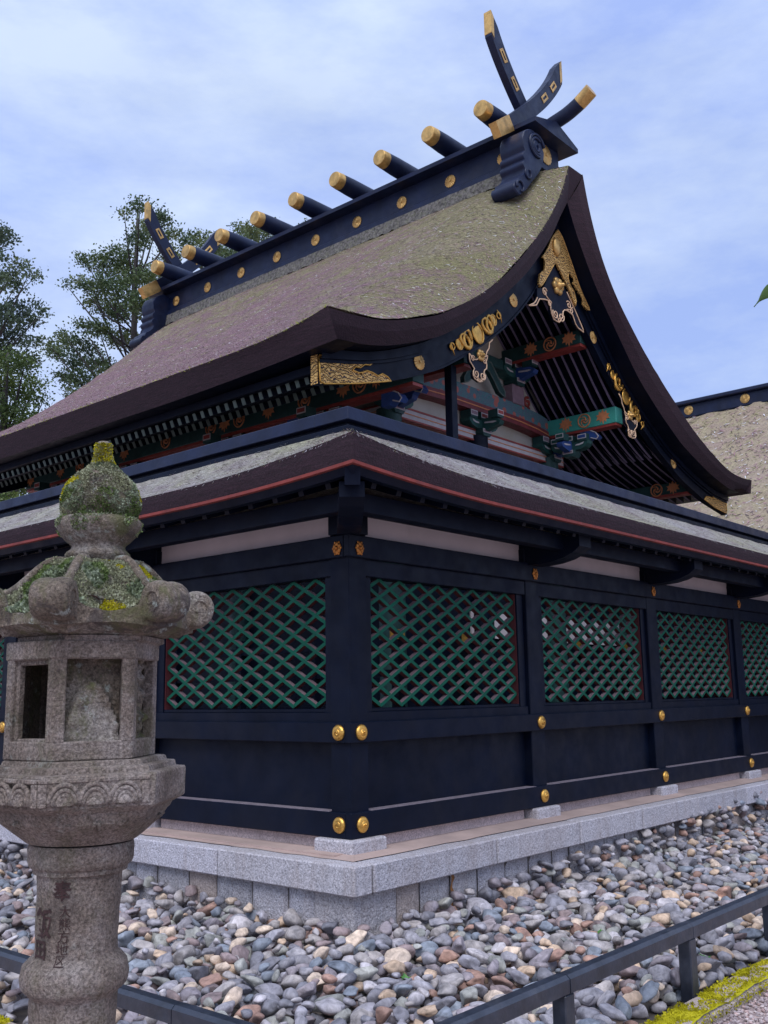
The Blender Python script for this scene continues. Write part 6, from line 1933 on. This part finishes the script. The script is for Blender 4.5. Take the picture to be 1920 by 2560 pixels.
c1 = clumps_px([(350, 512, 28), (310, 530, 18), (398, 545, 34), (372, 575, 38), (430, 590, 30), (345, 600, 36), (420, 640, 36), (470, 610, 26), (505, 612, 24), (540, 620, 26), (300, 640, 44), (255, 660, 40), (215, 655, 24), (330, 690, 52), (280, 720, 54), (230, 715, 34), (195, 700, 22), (380, 700, 50), (430, 690, 40), (345, 760, 54), (290, 780, 46), (240, 760, 32), (390, 770, 46), (455, 740, 40), (250, 830, 40), (205, 815, 24), (310, 850, 44), (215, 870, 34), (165, 850, 30), (140, 880, 32), (120, 860, 20), (180, 900, 34), (240, 910, 40), (200, 950, 40), (155, 940, 26), (280, 930, 42), (190, 990, 34), (240, 985, 34), (165, 360+480, 18), (520, 660, 36), (570, 650, 28), (165, 712, 12)], D1, 1.6)
b1 = unproj(310, 1500, D1); tree('tall conifer with open dark crown rising behind the far end of the ridge', (b1.x, b1.y, -.4), c1, 'needles', .17, 520, .24, 'conifers behind the shrine', top=unproj(345, 520, D1))
D2 = 21.0
c2 = clumps_px([(0, 575, 30), (15, 600, 26), (-30, 590, 50), (0, 640, 20), (50, 660, 26), (20, 690, 34), (75, 680, 22), (-20, 700, 46), (40, 715, 28), (85, 695, 14), (90, 765, 20), (40, 770, 40), (0, 790, 46), (70, 800, 34), (-50, 800, 60), (110, 780, 14), (30, 840, 44), (80, 850, 26), (0, 880, 44), (70, 900, 36), (-60, 900, 70)], D2, 1.4)
b2 = unproj(-60, 1500, D2); tree('dark conifer at the left edge with layered drooping branches against the sky', (b2.x, b2.y, -.4), c2, 'needles_dark', .16, 520, .22, 'conifers behind the shrine', top=unproj(-60, 560, D2))
D3 = 17.5
c3 = clumps_px([(20, 900, 46), (60, 920, 40), (0, 950, 60), (90, 960, 36), (50, 990, 56), (105, 1010, 26), (15, 1030, 60), (80, 1050, 48), (40, 1090, 60), (0, 1100, 60), (100, 1090, 36), (20, 1160, 60), (70, 1150, 50), (-50, 1000, 70), (-50, 1100, 80), (40, 1220, 60), (0, 1260, 70), (100, 1230, 50)], D3, 1.2)
b3 = unproj(0, 1500, D3); tree('bright green bushy conifer low at the left edge beside the thatched eaves', (b3.x, b3.y, -.4), c3, 'needles_fresh', .13, 620, .26, 'conifers behind the shrine', top=unproj(20, 880, D3))
D4 = 30.0
c4 = clumps_px([(600, 570, 20), (625, 580, 26), (655, 590, 28), (600, 600, 22), (640, 620, 32), (690, 600, 22), (770, 555, 10), (676, 560, 16), (560, 640, 30), (610, 640, 34), (680, 640, 36), (480, 600, 20), (510, 590, 18)], D4, 1.5)
b4 = unproj(640, 1500, D4); tree('distant conifer showing only its top between the ridge logs', (b4.x, b4.y, -.4), c4, 'needles', .19, 520, .24, 'conifers behind the shrine', top=unproj(640, 575, D4))
# ---- leaf of a near branch poking in at the right edge
br = thing('overhanging_branch', 'dark green pointed leaf of an overhanging branch poking in at the right edge', 'branch', loc=tuple(unproj(1990, 690, 1.3)))
tip = unproj(1885, 768, 1.3); root = unproj(1965, 722, 1.3)
mb = MB(); d = (root-tip); L = d.length; d.normalize(); u_ = (up - d*up.dot(d)).normalized(); n_ = d.cross(u_)
rows = []
for q in range(11):
    t = q/10; w = .0105*(.06 if t < .15 else math.sin(math.pi*min(1, (t-.12)/.88*.62))**1.2)
    c0 = tip + d*L*t + u_*.006*math.sin(t*3.1)
    rows.append([c0-u_*w*.75, c0+n_*.0015, c0+u_*w*1.25])
vs = [p for r_ in rows for p in r_]
mb.add(vs, [(j*3+i, j*3+i+1, (j+1)*3+i+1, (j+1)*3+i) for j in range(10) for i in range(2)])
vs2 = [p-n_*.0008 for p in vs]; mb.add(vs2, [(j*3+i, (j+1)*3+i, (j+1)*3+i+1, j*3+i+1) for j in range(10) for i in range(2)])
mb.build('leaf', 'broad_leaf', br, smooth=True)
mb = MB(); mb.tube([root, unproj(1990, 705, 1.3), unproj(2060, 640, 1.32), unproj(2200, 500, 1.4)], [.0012, .0018, .004, .006], 6); mb.build('twig', 'bark', br, smooth=True)
